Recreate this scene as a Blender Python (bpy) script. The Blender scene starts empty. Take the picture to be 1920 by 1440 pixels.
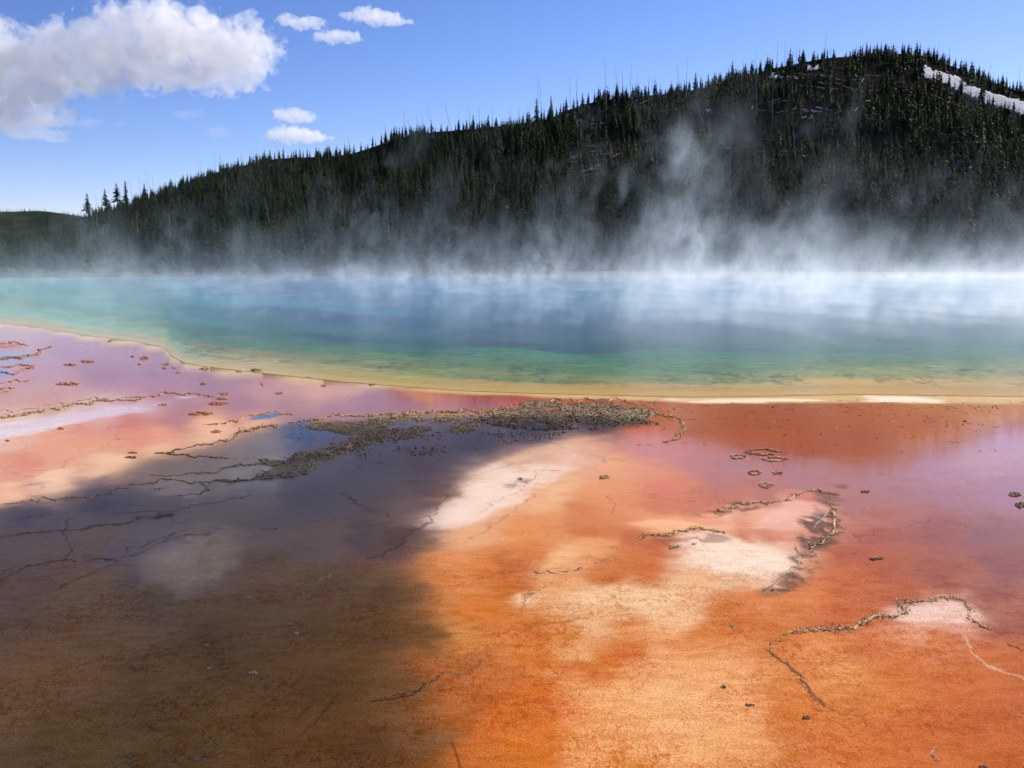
import bpy, bmesh, math, random
import numpy as np
from mathutils import Vector, Matrix

S = bpy.context.scene
C = S.collection
R = math.radians
rng = np.random.default_rng(7)
random.seed(7)

# ------------------------------------------------------------------ camera
CAM_H, PITCH, FPX = 2.2, R(8.07), 1600.0
cp, sp = math.cos(PITCH), math.sin(PITCH)
cd = bpy.data.cameras.new('camera'); cam = bpy.data.objects.new('camera', cd); C.objects.link(cam)
cam.location = (0, 0, CAM_H); cam.rotation_euler = (math.pi/2 - PITCH, 0, 0)
cd.sensor_width = 36; cd.lens = 36*FPX/1920; cd.clip_start = .1; cd.clip_end = 20000
S.camera = cam

# ------------------------------------------------------------------ sun and sky
SUN_AZ, SUN_EL = R(42), R(33)          # azimuth from the view direction towards the right
sun_dir = Vector((math.sin(SUN_AZ)*math.cos(SUN_EL), math.cos(SUN_AZ)*math.cos(SUN_EL), math.sin(SUN_EL)))
sl = bpy.data.lights.new('sun', 'SUN'); so = bpy.data.objects.new('sun', sl); C.objects.link(so)
sl.energy = 5.0; sl.angle = R(.5); sl.color = (1, .93, .82)
so.rotation_euler = (-sun_dir).to_track_quat('-Z', 'Y').to_euler(); so.location = (0, 0, 50)
W = bpy.data.worlds.new('World'); S.world = W; W.use_nodes = True
nt = W.node_tree; bg = nt.nodes['Background']
sky = nt.nodes.new('ShaderNodeTexSky'); sky.sky_type = 'NISHITA'; sky.sun_disc = False
sky.sun_elevation = SUN_EL; sky.sun_rotation = SUN_AZ
sky.altitude = 2200; sky.air_density = 1.0; sky.dust_density = .2; sky.ozone_density = 3.0
# thin, polarised mountain air: each channel's fall-off with height is steepened
def mnode(op, a, b):
    n = nt.nodes.new('ShaderNodeMath'); n.operation = op
    for k, v in enumerate((a, b)):
        if isinstance(v, (int, float)): n.inputs[k].default_value = v
        else: nt.links.new(v, n.inputs[k])
    return n.outputs[0]
sc_ = nt.nodes.new('ShaderNodeSeparateColor'); nt.links.new(sky.outputs[0], sc_.inputs[0])
cc_ = nt.nodes.new('ShaderNodeCombineColor')
for k, (a, p) in enumerate(((1.22, 1.5), (.86, 1.3), (.94, 1.12))):
    v = mnode('MINIMUM', mnode('MULTIPLY', sc_.outputs[k], .1546), 2.)
    nt.links.new(mnode('MULTIPLY', mnode('POWER', v, p), a/.1546), cc_.inputs[k])
nt.links.new(cc_.outputs[0], bg.inputs[0])
bg.inputs[1].default_value = .113
S.view_settings.view_transform = 'Standard'; S.view_settings.look = 'None'
S.view_settings.gamma = 1; S.view_settings.exposure = .45
cy = S.cycles
cy.use_denoising = True
cy.max_bounces = 10; cy.diffuse_bounces = 2; cy.glossy_bounces = 3; cy.transmission_bounces = 2
cy.volume_bounces = 6; cy.transparent_max_bounces = 8
cy.volume_max_steps = 256; cy.volume_step_rate = .2
cy.caustics_reflective = False; cy.caustics_refractive = False
cy.use_adaptive_sampling = True; cy.adaptive_threshold = .05; cy.adaptive_min_samples = 32

# ------------------------------------------------------------------ helpers
def lin(c):
    c = np.asarray(c, float)/255.
    return np.where(c <= .04045, c/12.92, ((c+.055)/1.055)**2.4)

def ray(px, py):
    x = (px-960)/FPX; y = (720-py)/FPX
    return np.stack([x+0*y, cp + y*sp + 0*x, -sp + y*cp + 0*x], -1)

def gnd(px, py, z=0.):
    """the place on the ground seen at a point of the photograph"""
    d = ray(np.asarray(px, float), np.asarray(py, float))
    t = (CAM_H - z)/-d[..., 2]
    return d*t[..., None] + np.array([0, 0, CAM_H])

def proj(P):
    P = np.asarray(P, float); y = P[..., 1]; z = P[..., 2]-CAM_H
    zc = y*cp - z*sp
    zc = np.where(zc < .05, .05, zc)
    return 960 + FPX*P[..., 0]/zc, 720 - FPX*(z*cp + y*sp)/zc

def hash2(ix, iy, seed):
    h = (ix.astype(np.int64)*374761393 + iy.astype(np.int64)*668265263 + seed*1274126177) & 0x7fffffff
    h = ((h ^ (h >> 13))*1103515245) & 0x7fffffff
    h = h ^ (h >> 16)
    return (h & 0xffffff)/float(0xffffff)

def vnoise(x, y, seed=0):
    x = np.asarray(x, float); y = np.asarray(y, float)
    ix = np.floor(x); iy = np.floor(y); fx = x-ix; fy = y-iy
    fx = fx*fx*(3-2*fx); fy = fy*fy*(3-2*fy)
    a = hash2(ix, iy, seed); b = hash2(ix+1, iy, seed); c = hash2(ix, iy+1, seed); d = hash2(ix+1, iy+1, seed)
    return (a*(1-fx)+b*fx)*(1-fy) + (c*(1-fx)+d*fx)*fy

def fbm(x, y, seed=0, o=4):
    s = 0; a = .5; t = 0
    for k in range(o):
        s = s + a*vnoise(x*2**k + 17.3*k, y*2**k - 9.1*k, seed+k*31); t += a; a *= .5
    return s/t                          # 0..1, mean .5

def sstep(a, b, x):
    t = np.clip((x-a)/(b-a), 0, 1); return t*t*(3-2*t)

def mesh_from(name, V, F, nloop=None):
    me = bpy.data.meshes.new(name)
    V = np.ascontiguousarray(V, dtype=np.float32); F = np.ascontiguousarray(F, dtype=np.int32)
    k = F.shape[1]
    me.vertices.add(len(V)); me.vertices.foreach_set('co', V.ravel())
    me.loops.add(F.size); me.loops.foreach_set('vertex_index', F.ravel())
    me.polygons.add(len(F)); me.polygons.foreach_set('loop_start', np.arange(0, F.size, k, dtype=np.int32))
    me.update(calc_edges=True); me.validate()
    return me

def add_col(me, name, col):
    a = me.color_attributes.new(name, 'FLOAT_COLOR', 'POINT')
    c = np.ones((len(col), 4), np.float32); c[:, :3] = col
    a.data.foreach_set('color', c.ravel())

def add_val(me, name, v):
    a = me.attributes.new(name, 'FLOAT', 'POINT'); a.data.foreach_set('value', np.ascontiguousarray(v, dtype=np.float32))

def link(name, me, mat=None, parent=None, smooth=False, loc=None):
    o = bpy.data.objects.new(name, me); C.objects.link(o)
    if mat and not me.materials: me.materials.append(mat)
    if parent: o.parent = parent
    if smooth: me.polygons.foreach_set('use_smooth', np.ones(len(me.polygons), bool))
    if loc is not None: o.location = loc
    return o

def tag(o, label=None, cat=None, group=None, kind=None):
    if label: o['label'] = label
    if cat: o['category'] = cat
    if group: o['group'] = group
    if kind: o['kind'] = kind
    return o

class NT:
    def __init__(s, mat): s.t = mat.node_tree
    def n(s, typ, _in=None, **kw):
        nd = s.t.nodes.new('ShaderNode'+typ)
        for k, v in kw.items(): setattr(nd, k, v)
        for k, v in (_in or {}).items():
            if hasattr(v, 'is_output') or isinstance(v, bpy.types.NodeSocket): s.t.links.new(v, nd.inputs[k])
            else: nd.inputs[k].default_value = v
        return nd
    def m(s, op, a, b=0., c=0., clamp=False):
        return s.n('Math', {0: a, 1: b, 2: c}, operation=op, use_clamp=clamp).outputs[0]
    def noise(s, vec, scale, detail=3, rough=.55, dist=0., out=0):
        return s.n('TexNoise', {'Vector': vec, 'Scale': scale, 'Detail': detail, 'Roughness': rough, 'Distortion': dist}).outputs[out]
    def mix(s, f, a, b, mode='MIX'):
        nd = s.n('Mix', {0: f, 6: a, 7: b}, data_type='RGBA', blend_type=mode); return nd.outputs[2]
    def rng(s, v, a, b, c, d, smooth=True):
        return s.n('MapRange', {0: v, 1: a, 2: b, 3: c, 4: d}, interpolation_type='SMOOTHSTEP' if smooth else 'LINEAR').outputs[0]
    def scale(s, vec, sc):
        return s.n('VectorMath', {0: vec, 1: sc}, operation='MULTIPLY').outputs[0]

def newmat(name):
    m = bpy.data.materials.new(name); m.use_nodes = True
    return m, NT(m), m.node_tree.nodes['Principled BSDF'], m.node_tree.nodes['Material Output']

# ------------------------------------------------------------------ painted data of the ground and the pool
EXPO = 2**.45
KS = np.array([.93, .97, 1.06])*EXPO*.93       # light coming off a white sunlit ground
KD = np.array([.235, .265, .42])*EXPO            # off a white shaded one
def skyrad(el):                                # the sky's radiance by elevation (radians)
    d = np.degrees(el)
    return np.stack([np.interp(d, [0, 5, 10, 15, 25, 32], t) for t in ([.5, .44, .26, .165, .075, .055], [.68, .63, .43, .307, .155, .12], [.93, .93, .83, .725, .43, .36])], -1)
def wetf(py):                                  # the film of water thins out towards the walkway
    return np.interp(py, [780, 860, 1000, 1400], [.64, .62, .50, .33])
def fres(el):
    ci = np.sin(el); st = np.cos(el)/1.33; ct = np.sqrt(1-st*st)
    rs = ((ci-1.33*ct)/(ci+1.33*ct))**2; rp = ((ct-1.33*ci)/(ct+1.33*ci))**2
    return (rs+rp)/2

# what the photograph shows: x, y, r, g, b, wetness, light (0 sun + sky mirror, 1 sun + hill mirror, 2 shade)
PTS = [
 # far left purple sheet
 (0,640,190,175,200,.9,0),(60,700,190,160,180,.9,0),(150,650,180,160,190,.9,0),(200,700,168,140,165,.9,0),(300,700,165,138,165,.9,0),
 (0,740,200,165,175,.9,0),(100,745,195,155,165,.9,0),(300,735,178,138,160,.9,0),(400,720,165,125,150,.9,0),(450,760,165,115,140,.9,0),
 (500,735,190,150,155,.9,0),(600,740,200,156,150,.9,0),(560,760,165,110,130,.9,0),(650,725,205,165,148,.9,0),(700,755,160,108,115,.9,0),
 (620,770,170,112,125,.9,0),(350,770,175,120,130,.9,0),(450,785,185,125,130,.9,0),(330,790,180,112,112,.85,0),
 (0,628,200,190,205,.8,0),(0,700,195,165,185,.9,0),(0,720,200,165,180,.9,0),(250,680,175,150,175,.9,0),(420,700,175,140,155,.9,0),
 (760,760,150,85,70,.9,1),(850,745,170,98,45,.9,1),(950,745,165,85,30,.9,1),(800,735,200,130,70,.8,1),(1100,748,170,92,38,.9,1),
 (900,757,150,78,40,.9,1),
 # pink band
 (30,815,230,180,160,.5,0),(100,830,228,165,140,.4,0),(50,870,218,145,128,.4,0),(20,890,222,160,140,.4,0),(170,830,228,160,138,.4,0),(250,820,222,150,130,.4,0),
 (150,800,215,150,140,.5,0),(250,790,200,130,125,.6,0),(300,820,225,160,138,.4,0),(400,795,238,190,160,.4,0),(400,810,235,190,165,.3,0),(470,795,230,180,155,.5,0),
 (300,840,235,190,160,.3,0),(200,870,238,198,165,.3,0),(100,900,242,205,178,.3,0),(0,920,240,190,165,.3,0),(100,875,225,165,140,.3,0),
 (60,795,228,208,206,.6,0),(0,810,225,205,205,.6,0),(130,780,222,200,202,.6,0),(200,768,215,188,198,.6,0),(270,762,200,165,178,.7,0),(100,770,205,170,170,.7,0),
 
 # right upper
 (1000,880,228,185,160,.5,0),(1100,835,215,165,140,.8,0),(1070,850,228,188,165,.7,0),(900,920,240,210,190,.3,0),(950,895,240,215,198,.4,0),(850,960,238,208,192,.2,0),
 (1200,830,200,125,95,.9,0),(1200,880,222,150,110,.7,0),(1200,800,190,100,50,.9,1),(1250,850,195,120,90,.9,0),(1150,870,230,170,135,.6,0),
 (1150,930,228,155,110,.4,0),(1050,920,235,185,145,.4,0),(1300,870,185,118,105,.9,0),(1350,900,178,108,95,.9,0),(1250,920,215,130,90,.6,0),(1300,950,200,112,85,.6,0),
 (1300,770,165,95,42,.95,1),(1400,780,158,85,32,.95,1),(1500,800,160,85,30,.95,1),(1600,830,160,82,28,.95,1),(1600,770,165,92,40,.95,1),
 (1500,840,158,78,28,.95,1),(1750,765,172,105,55,.95,1),(1850,765,178,115,70,.95,1),(1400,815,162,84,32,.95,1),(1250,785,170,98,50,.95,1),(1300,810,165,90,38,.95,1),
 (1750,790,168,90,40,.95,1),
 (1900,830,172,128,155,.98,0),(1850,860,174,130,144,.98,0),(1750,880,168,118,138,.98,0),(1650,890,165,110,120,.98,0),(1500,885,168,108,110,.98,0),(1400,870,172,108,105,.98,0),
 (1550,905,168,100,98,.95,0),(1450,920,178,105,90,.8,0),(1380,925,188,105,85,.75,0),(1600,940,165,95,90,.9,0),(1700,930,160,102,112,.95,0),(1800,930,158,102,120,.98,0),(1900,920,158,108,135,.98,0),
 (1650,1000,165,85,75,.75,0),(1750,1000,148,80,78,.85,0),(1850,1000,138,80,88,.9,0),(1900,1060,138,72,75,.85,0),(1750,1070,155,78,62,.7,0),(1650,1060,175,88,58,.6,0),
 (1600,1040,180,90,62,.6,0),(1850,1120,148,70,60,.7,0),(1900,1180,155,78,62,.6,0),(1700,1110,182,92,58,.5,0),(1600,1100,198,105,62,.4,0),(1550,1110,215,128,75,.3,0),(1500,1130,220,135,80,.3,0),
 # orange field
 (900,1000,232,175,130,.2,0),(1000,980,226,150,98,.2,0),(1100,960,212,132,85,.3,0),(1000,940,236,178,135,.3,0),(880,1050,225,150,95,.15,0),(920,1060,220,138,75,.15,0),(1000,1010,228,150,92,.2,0),
 (900,1150,218,128,62,.1,0),(850,1100,222,145,88,.1,0),(850,1200,215,145,85,.1,0),(950,1100,205,118,58,.1,0),(970,1180,212,122,58,.1,0),
 (1060,1045,246,192,142,.15,0),(1100,1030,236,170,118,.15,0),(1100,1000,202,116,72,.3,0),(1180,1010,196,108,66,.4,0),(1000,1035,215,132,75,.2,0),(960,1060,190,105,58,.2,0),
 (1200,1060,205,115,62,.3,0),(1130,1080,205,118,62,.2,0),(1050,1095,236,172,120,.1,0),(1090,1115,245,200,158,.1,0),(1170,1110,240,188,145,.1,0),(1130,1150,240,188,140,.1,0),(1210,1130,245,200,160,.1,0),(1270,1100,235,178,130,.1,0),
 (1290,1150,240,185,140,.1,0),(1220,1180,228,150,95,.1,0),(1050,1180,228,150,90,.1,0),(1060,1210,238,178,125,.1,0),
 (1330,1030,246,218,196,.15,0),(1400,1050,248,222,202,.15,0),(1450,1070,235,195,172,.15,0),(1290,1050,240,200,170,.15,0),(1380,1090,238,195,160,.15,0),(1300,1110,232,170,122,.15,0),(1430,1030,240,205,185,.2,0),
 (1300,1015,205,118,88,.4,0),(1400,1010,205,128,95,.3,0),(1450,1005,205,130,100,.3,0),(1230,1030,190,98,58,.4,0),
 (1350,975,238,185,152,.25,0),(1250,985,238,172,130,.25,0),(1200,975,225,148,105,.3,0),(1450,965,236,180,158,.3,0),(1510,950,228,170,158,.3,0),(1500,980,225,150,128,.3,0),(1400,995,222,150,120,.3,0),(1440,985,232,175,152,.3,0),
 (1350,940,192,108,82,.6,0),(1300,980,235,165,128,.3,0),(1250,955,205,120,85,.5,0),(1520,935,205,120,108,.5,0),
 (1350,1150,210,122,62,.1,0),(1300,1200,215,125,62,.1,0),(1400,1140,218,132,72,.15,0),(1430,1180,212,122,62,.1,0),(1600,1160,205,112,60,.2,0),(1600,1140,200,105,60,.3,0),
 (1560,1230,232,155,95,.1,0),(1500,1210,215,130,72,.1,0),(1580,1280,236,165,102,.1,0),(1650,1220,215,125,68,.15,0),(1700,1185,232,160,120,.15,0),(1740,1150,236,185,165,.15,0),(1780,1145,232,185,170,.15,0),(1800,1165,228,175,155,.15,0),
 (1760,1200,215,128,78,.15,0),(1850,1220,205,112,62,.2,0),(1800,1270,208,112,52,.1,0),(1700,1260,212,120,55,.1,0),(1900,1260,198,102,48,.2,0),(1880,1340,196,102,45,.1,0),(1780,1340,205,110,45,.1,0),
 (1700,1390,208,112,48,.1,0),(1650,1310,220,135,68,.1,0),(1600,1400,215,122,58,.1,0),(1880,1420,200,106,42,.1,0),(1500,1330,220,130,62,.1,0),(1500,1400,215,130,72,.1,0),(1520,1290,225,145,85,.1,0),
 (1400,1260,232,160,105,.05,0),(1440,1300,225,145,88,.05,0),(1380,1320,228,155,98,.05,0),(1300,1400,238,172,112,.05,0),(1250,1340,238,175,118,.05,0),(1200,1290,245,182,122,.05,0),(1150,1330,236,165,100,.05,0),
 (1350,1220,222,138,76,.05,0),(1300,1260,225,145,85,.05,0),(1280,1220,228,148,88,.05,0),(1400,1400,228,152,92,.05,0),(1200,1420,232,155,92,.05,0),(1300,1300,240,180,125,.05,0),
 (1150,1230,215,120,52,.05,0),(1080,1260,212,112,42,.05,0),(1000,1230,218,125,55,.05,0),(1020,1300,218,115,42,.05,0),(1080,1350,222,118,42,.05,0),(1120,1400,225,130,55,.05,0),(1000,1400,222,125,52,.05,0),(950,1350,215,118,48,.05,0),
 (1200,1220,215,118,52,.05,0),(1180,1380,228,145,75,.05,0),(900,1260,205,120,62,.05,0),(870,1250,185,115,68,.05,0),(920,1420,208,118,55,.05,0),(900,1330,190,110,58,.05,0),(950,1200,222,140,78,.05,0),
 # shade
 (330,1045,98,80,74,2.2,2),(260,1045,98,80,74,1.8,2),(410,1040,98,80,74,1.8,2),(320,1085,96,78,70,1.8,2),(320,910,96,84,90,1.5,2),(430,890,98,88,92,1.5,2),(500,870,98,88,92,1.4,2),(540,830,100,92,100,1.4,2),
 (50,950,75,72,92,.95,2),(200,930,72,70,90,.95,2),(100,980,92,78,86,.95,2),(30,1020,92,78,80,.9,2),(300,860,98,92,105,.98,2),(400,880,105,98,108,.98,2),(560,810,92,98,125,.98,0),(500,830,110,108,125,.98,2),  # blue pool entry is solved as sunlit; its shade darkens the bed colour
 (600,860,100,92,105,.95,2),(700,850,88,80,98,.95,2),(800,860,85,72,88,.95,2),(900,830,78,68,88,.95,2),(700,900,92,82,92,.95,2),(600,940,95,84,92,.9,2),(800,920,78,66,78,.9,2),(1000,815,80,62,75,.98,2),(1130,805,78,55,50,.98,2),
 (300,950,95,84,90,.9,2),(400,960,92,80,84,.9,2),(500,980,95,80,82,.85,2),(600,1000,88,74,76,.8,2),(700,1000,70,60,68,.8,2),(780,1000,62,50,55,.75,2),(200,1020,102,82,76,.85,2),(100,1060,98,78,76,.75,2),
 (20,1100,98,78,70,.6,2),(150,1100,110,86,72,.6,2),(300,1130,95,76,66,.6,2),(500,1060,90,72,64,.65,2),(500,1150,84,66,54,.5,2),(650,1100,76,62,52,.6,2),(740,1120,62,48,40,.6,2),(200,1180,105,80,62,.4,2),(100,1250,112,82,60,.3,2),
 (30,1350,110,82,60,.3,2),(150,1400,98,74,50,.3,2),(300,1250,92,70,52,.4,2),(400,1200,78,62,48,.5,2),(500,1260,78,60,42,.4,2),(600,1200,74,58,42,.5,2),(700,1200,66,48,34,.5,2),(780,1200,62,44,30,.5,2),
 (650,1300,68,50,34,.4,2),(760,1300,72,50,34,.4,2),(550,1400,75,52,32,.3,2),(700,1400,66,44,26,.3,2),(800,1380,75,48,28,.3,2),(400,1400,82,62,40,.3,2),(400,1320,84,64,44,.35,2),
]
PTS = np.array(PTS, float)
PTS[:, 5] *= np.where(PTS[:, 6] == 2, .72, 1)
YS = 1.9                                # the photograph squeezes distance: weigh y more
def unmix(pts):
    el = PITCH + np.arctan((pts[:, 1]-720)/FPX)
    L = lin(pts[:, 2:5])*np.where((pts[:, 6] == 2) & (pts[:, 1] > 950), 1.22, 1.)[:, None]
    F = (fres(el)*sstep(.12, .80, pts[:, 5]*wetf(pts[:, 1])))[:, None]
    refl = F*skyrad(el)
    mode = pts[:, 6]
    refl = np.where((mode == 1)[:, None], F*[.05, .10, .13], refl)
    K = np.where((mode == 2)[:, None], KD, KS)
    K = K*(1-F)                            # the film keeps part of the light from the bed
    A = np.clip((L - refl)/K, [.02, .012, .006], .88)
    wet_ = (mode == 2) | ((mode == 0) & (pts[:, 1] < 960))
    g = np.where(mode == 2, .42, .30); b = np.where(mode == 2, .14, .15)
    A[:, 1] = np.where(wet_, np.maximum(A[:, 1], g*A[:, 0]), A[:, 1]); A[:, 2] = np.where(wet_, np.maximum(A[:, 2], b*A[:, 0]), A[:, 2])
    return A
ALB = unmix(PTS)
def blend(px, py, P, A, soft=24., power=1.9):
    out = np.zeros((len(px), A.shape[1]))
    for i in range(0, len(px), 20000):
        x = px[i:i+20000, None]; y = py[i:i+20000, None]
        d = (x-P[:, 0])**2 + ((y-P[:, 1])*YS)**2 + soft**2
        w = d**-power
        out[i:i+20000] = (w@A)/w.sum(1, keepdims=True)
    return out

def polyd(px, py, line, ys=1.0):
    """distance to a polyline (photo units) and the parameter along it"""
    best = np.full(px.shape, 1e9); par = np.zeros(px.shape)
    L = np.array(line, float); n = len(L)-1
    for k in range(n):
        a = L[k]*[1, ys]; b = L[k+1]*[1, ys]; ab = b-a; l2 = max((ab**2).sum(), 1e-6)
        t = np.clip(((px-a[0])*ab[0] + (py*ys-a[1])*ab[1])/l2, 0, 1)
        d = np.hypot(px-a[0]-t*ab[0], py*ys-a[1]-t*ab[1])
        m = d < best; best[m] = d[m]; par[m] = (k+t[m])/n
    return best, par

def inpoly(px, py, poly):
    P = np.array(poly, float); r = np.zeros(px.shape, bool); j = len(P)-1
    for i in range(len(P)):
        c = ((P[i, 1] > py) != (P[j, 1] > py)) & (px < (P[j, 0]-P[i, 0])*(py-P[i, 1])/(P[j, 1]-P[i, 1]+1e-9)+P[i, 0])
        r ^= c; j = i
    return r

# near shoreline of the pool, in photo units
SHORE = [(-900,560),(-500,575),(-200,592),(0,607),(60,612),(120,622),(180,632),(250,640),(310,652),(322,668),(345,680),(380,687),(440,694),(520,703),(640,716),(740,724),(860,733),(1000,738),(1150,742),(1300,745),(1450,743),(1600,740),(1750,742),(1920,744),(2300,746),(3200,752)]
SHX = np.array([p[0] for p in SHORE], float); SHY = np.array([p[1] for p in SHORE], float)
def shore_y(px):
    o = np.argsort(SHX); return np.interp(px, SHX[o], SHY[o])

def polar_grid(pxs, ys, centre=False):
    """a sheet of ground with rows and columns following the two lists (photo columns, distances)"""
    X = (pxs[None, :]-960)/FPX*ys[:, None]; Y = np.repeat(ys[:, None], len(pxs), 1)
    V = np.stack([X, Y, np.zeros_like(X)], -1).reshape(-1, 3)
    n, m = len(ys), len(pxs)
    i = np.arange(n-1)[:, None]*m + np.arange(m-1)[None, :]
    F = np.stack([i, i+1, i+m+1, i+m], -1).reshape(-1, 4)
    return V, F

# ------------------------------------------------------------------ ground (one sheet to the horizon)
FAR_Y = 133.
def build_ground():
    az_f = np.arctan(np.linspace(-1500, 1500, 1050)/FPX)*1.0
    az_o = np.concatenate([np.linspace(-math.pi, az_f[0], 40)[:-1], az_f, np.linspace(az_f[-1], math.pi, 40)[1:]])
    pys = np.linspace(1560, 730, 560)
    el = PITCH + np.arctan((pys-720)/FPX)
    r1 = CAM_H/np.tan(el)
    r = np.concatenate([[.3, 1., 2.], r1, np.geomspace(r1[-1]*1.04, 9000, 90)])
    # a ring grid around the foot of the camera
    X = np.sin(az_o)[None, :]*r[:, None]; Y = np.cos(az_o)[None, :]*r[:, None]
    X = np.where(np.cos(az_o)[None, :] > .3, X/np.maximum(np.cos(az_o)[None, :], .3)*.3 + X*.7, X)
    Y = np.where(np.cos(az_o)[None, :] > .3, Y/np.maximum(np.cos(az_o)[None, :], .3)*.3 + Y*.7, Y)
    n, m = X.shape
    V = np.stack([X, Y, np.zeros_like(X)], -1).reshape(-1, 3)
    V = np.concatenate([V, [[0, 0, 0]]])
    i = np.arange(n-1)[:, None]*m + np.arange(m-1)[None, :]
    F = np.stack([i, i+1, i+m+1, i+m], -1).reshape(-1, 4)[:, ::-1]
    Fc = np.array([[k, k, k+1, len(V)-1] for k in range(0)], int).reshape(-1, 4)
    px, py = proj(V)
    front = (V[:, 1] > .8)
    pxc = np.clip(px, -600, 2500); pyc = np.clip(py, 600, 1700)
    pxc = np.where(front, pxc, 960); pyc = np.where(front, pyc, 1650)
    x, y = V[:, 0], V[:, 1]
    # ragged edges between the mats
    wx = (fbm(x*1.3, y*1.3, 3)-.5)*70 + (fbm(x*5, y*5, 5, 5)-.5)*60
    wy = (fbm(x*1.3, y*1.3, 11)-.5)*44 + (fbm(x*5, y*5, 13, 5)-.5)*36
    fade = sstep(735, 950, pyc)
    wx = wx*(.25+.75*fade); wy = wy*(.10+.9*fade)
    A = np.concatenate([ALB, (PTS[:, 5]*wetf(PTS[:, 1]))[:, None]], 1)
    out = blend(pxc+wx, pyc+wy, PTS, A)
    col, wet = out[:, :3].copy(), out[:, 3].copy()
    L = np.array
    def lay(mask, c, wv=None):
        mk = np.clip(mask, 0, 1)[:, None]
        col[:] = col*(1-mk) + L(c)*mk
        if wv is not None: wet[:] = wet*(1-mk[:, 0]) + wv*mk[:, 0]
    # shoreline rim: cream sinter bar along the near shore
    sy = shore_y(pxc); d = pyc - sy
    wob = (fbm(x*1.2, y*2.5, 21)-.5)*5
    wR = np.interp(pxc, [0, 300, 500, 800, 1100, 1300, 1500, 1920], [6, 9, 7, 4, 6, 11, 13, 13])
    m_ = sstep(wR+4, wR-3, d+wob)
    lay(m_, (.66, .44, .17), .5)
    wh = sstep(2, 6, d+wob)*sstep(wR+2, wR-2, d+wob)*sstep(1050, 1250, pxc)*sstep(.42, .62, fbm(x*1.1, y*3, 33))
    lay(wh*.9, (.80, .66, .48), .1)
    mm = sstep(8, 2, d)*sstep(350, 250, pxc)
    lay(mm*.7, (.72, .60, .48), .4)
    # white and pale crust patches
    def blob(cx, cy, rx, ry, ang=0, soft=.5, nz=.5, seed=1):
        a = R(ang); dx = pxc-cx; dy = (pyc-cy)
        u = (dx*math.cos(a)+dy*math.sin(a))/rx; v = (-dx*math.sin(a)+dy*math.cos(a))/ry
        q = np.hypot(u, v) + (fbm(x*3, y*3, seed, 5)-.5)*nz*2.6
        return sstep(1+soft*.5, 1-soft*.5, q)*(1 if seed < 50 or seed > 56 else sstep(.36, .56, fbm(x*11, y*7, seed+9, 4)))
    lay(blob(30, 806, 110, 14, -10, .5, .5, 41)*.9, lin((225, 206, 205)), .5)
    lay(blob(170, 778, 150, 10, -9, .7, .5, 42)*.85, lin((215, 190, 196)), .5)
    lay(blob(1380, 1045, 105, 34, 12, .45, .45, 43)*.8, lin((238, 214, 190)))
    lay(blob(1130, 1122, 130, 22, 0, .5, .7, 44)*.7, lin((236, 198, 152)))
    lay(blob(1270, 1130, 60, 45, -30, .8, .7, 45)*.5, lin((232, 192, 146)))
    lay(blob(930, 925, 120, 28, -22, .5, .5, 46)*.6, lin((232, 206, 188)), .25)
    lay(blob(1750, 1150, 75, 22, 4, .6, .5, 47)*.8, lin((228, 194, 178)))
    lay(blob(1480, 970, 70, 22, -8, .6, .7, 48)*.6, lin((226, 176, 158)))
    lay(blob(1270, 985, 110, 9, 3, .8, .7, 49)*.6, lin((236, 184, 140)))
    lay(blob(1275, 1330, 170, 105, -8, .9, .9, 64)*.5, lin((240, 180, 124)))
    lay(blob(1240, 1225, 70, 60, 20, .9, .9, 65)*.4, lin((236, 176, 126)))
    # dark stains and patches beside the crusts
    lay(blob(1390, 956, 52, 6, -8, .9, 1.1, 51)*.75, (.10, .045, .03), .2)
    lay(blob(1520, 1020, 27, 74, 28, .8, 1.1, 52)*.9, (.11, .05, .03), .2)
    lay(blob(1470, 1098, 44, 14, -20, .9, .6, 53)*.6, (.18, .08, .045), .3)
    lay(blob(1280, 1012, 74, 6, -2, .9, 1.1, 54)*.6, (.20, .07, .03), .25)  # darker band along the lower side of the ridge
    lay(blob(975, 905, 26, 7, -14, .7, .6, 55)*.6, (.20, .15, .13), .25)
    lay(blob(1540, 965, 16, 30, 20, .7, .6, 56)*.5, (.13, .07, .05), .4)
    # small blue rimmed pools, far left
    lay(blob(10, 670, 62, 7, -8, .3, .2, 57), (.16, .20, .24), 1)
    lay(blob(8, 694, 40, 4.5, -6, .3, .2, 58), (.16, .20, .24), 1)
    lay(blob(10, 650, 60, 4, 0, .5, .6, 59)*.8, (.50, .16, .09), .4)
    lay(blob(500, 781, 30, 4, -8, .3, .2, 60), (.07, .08, .10), 1)
    for poly, c, wv in BEDS:
        mk = np.zeros(len(px)); P = np.array(poly, float)
        k = np.where((pxc > P[:, 0].min()-20) & (pxc < P[:, 0].max()+20) & (pyc > P[:, 1].min()-12) & (pyc < P[:, 1].max()+12))[0]
        jx = (fbm(x[k]*2, y[k]*2, 611, 6)-.5)*130; jy = (fbm(x[k]*2, y[k]*2, 612, 6)-.5)*30
        ins = inpoly(pxc[k]+jx, pyc[k]+jy, poly)
        mk[k] = ins*sstep(.42, .54, fbm(x[k]*5, y[k]*5, 613, 4)); lay(mk*.85, c, wv)
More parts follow.
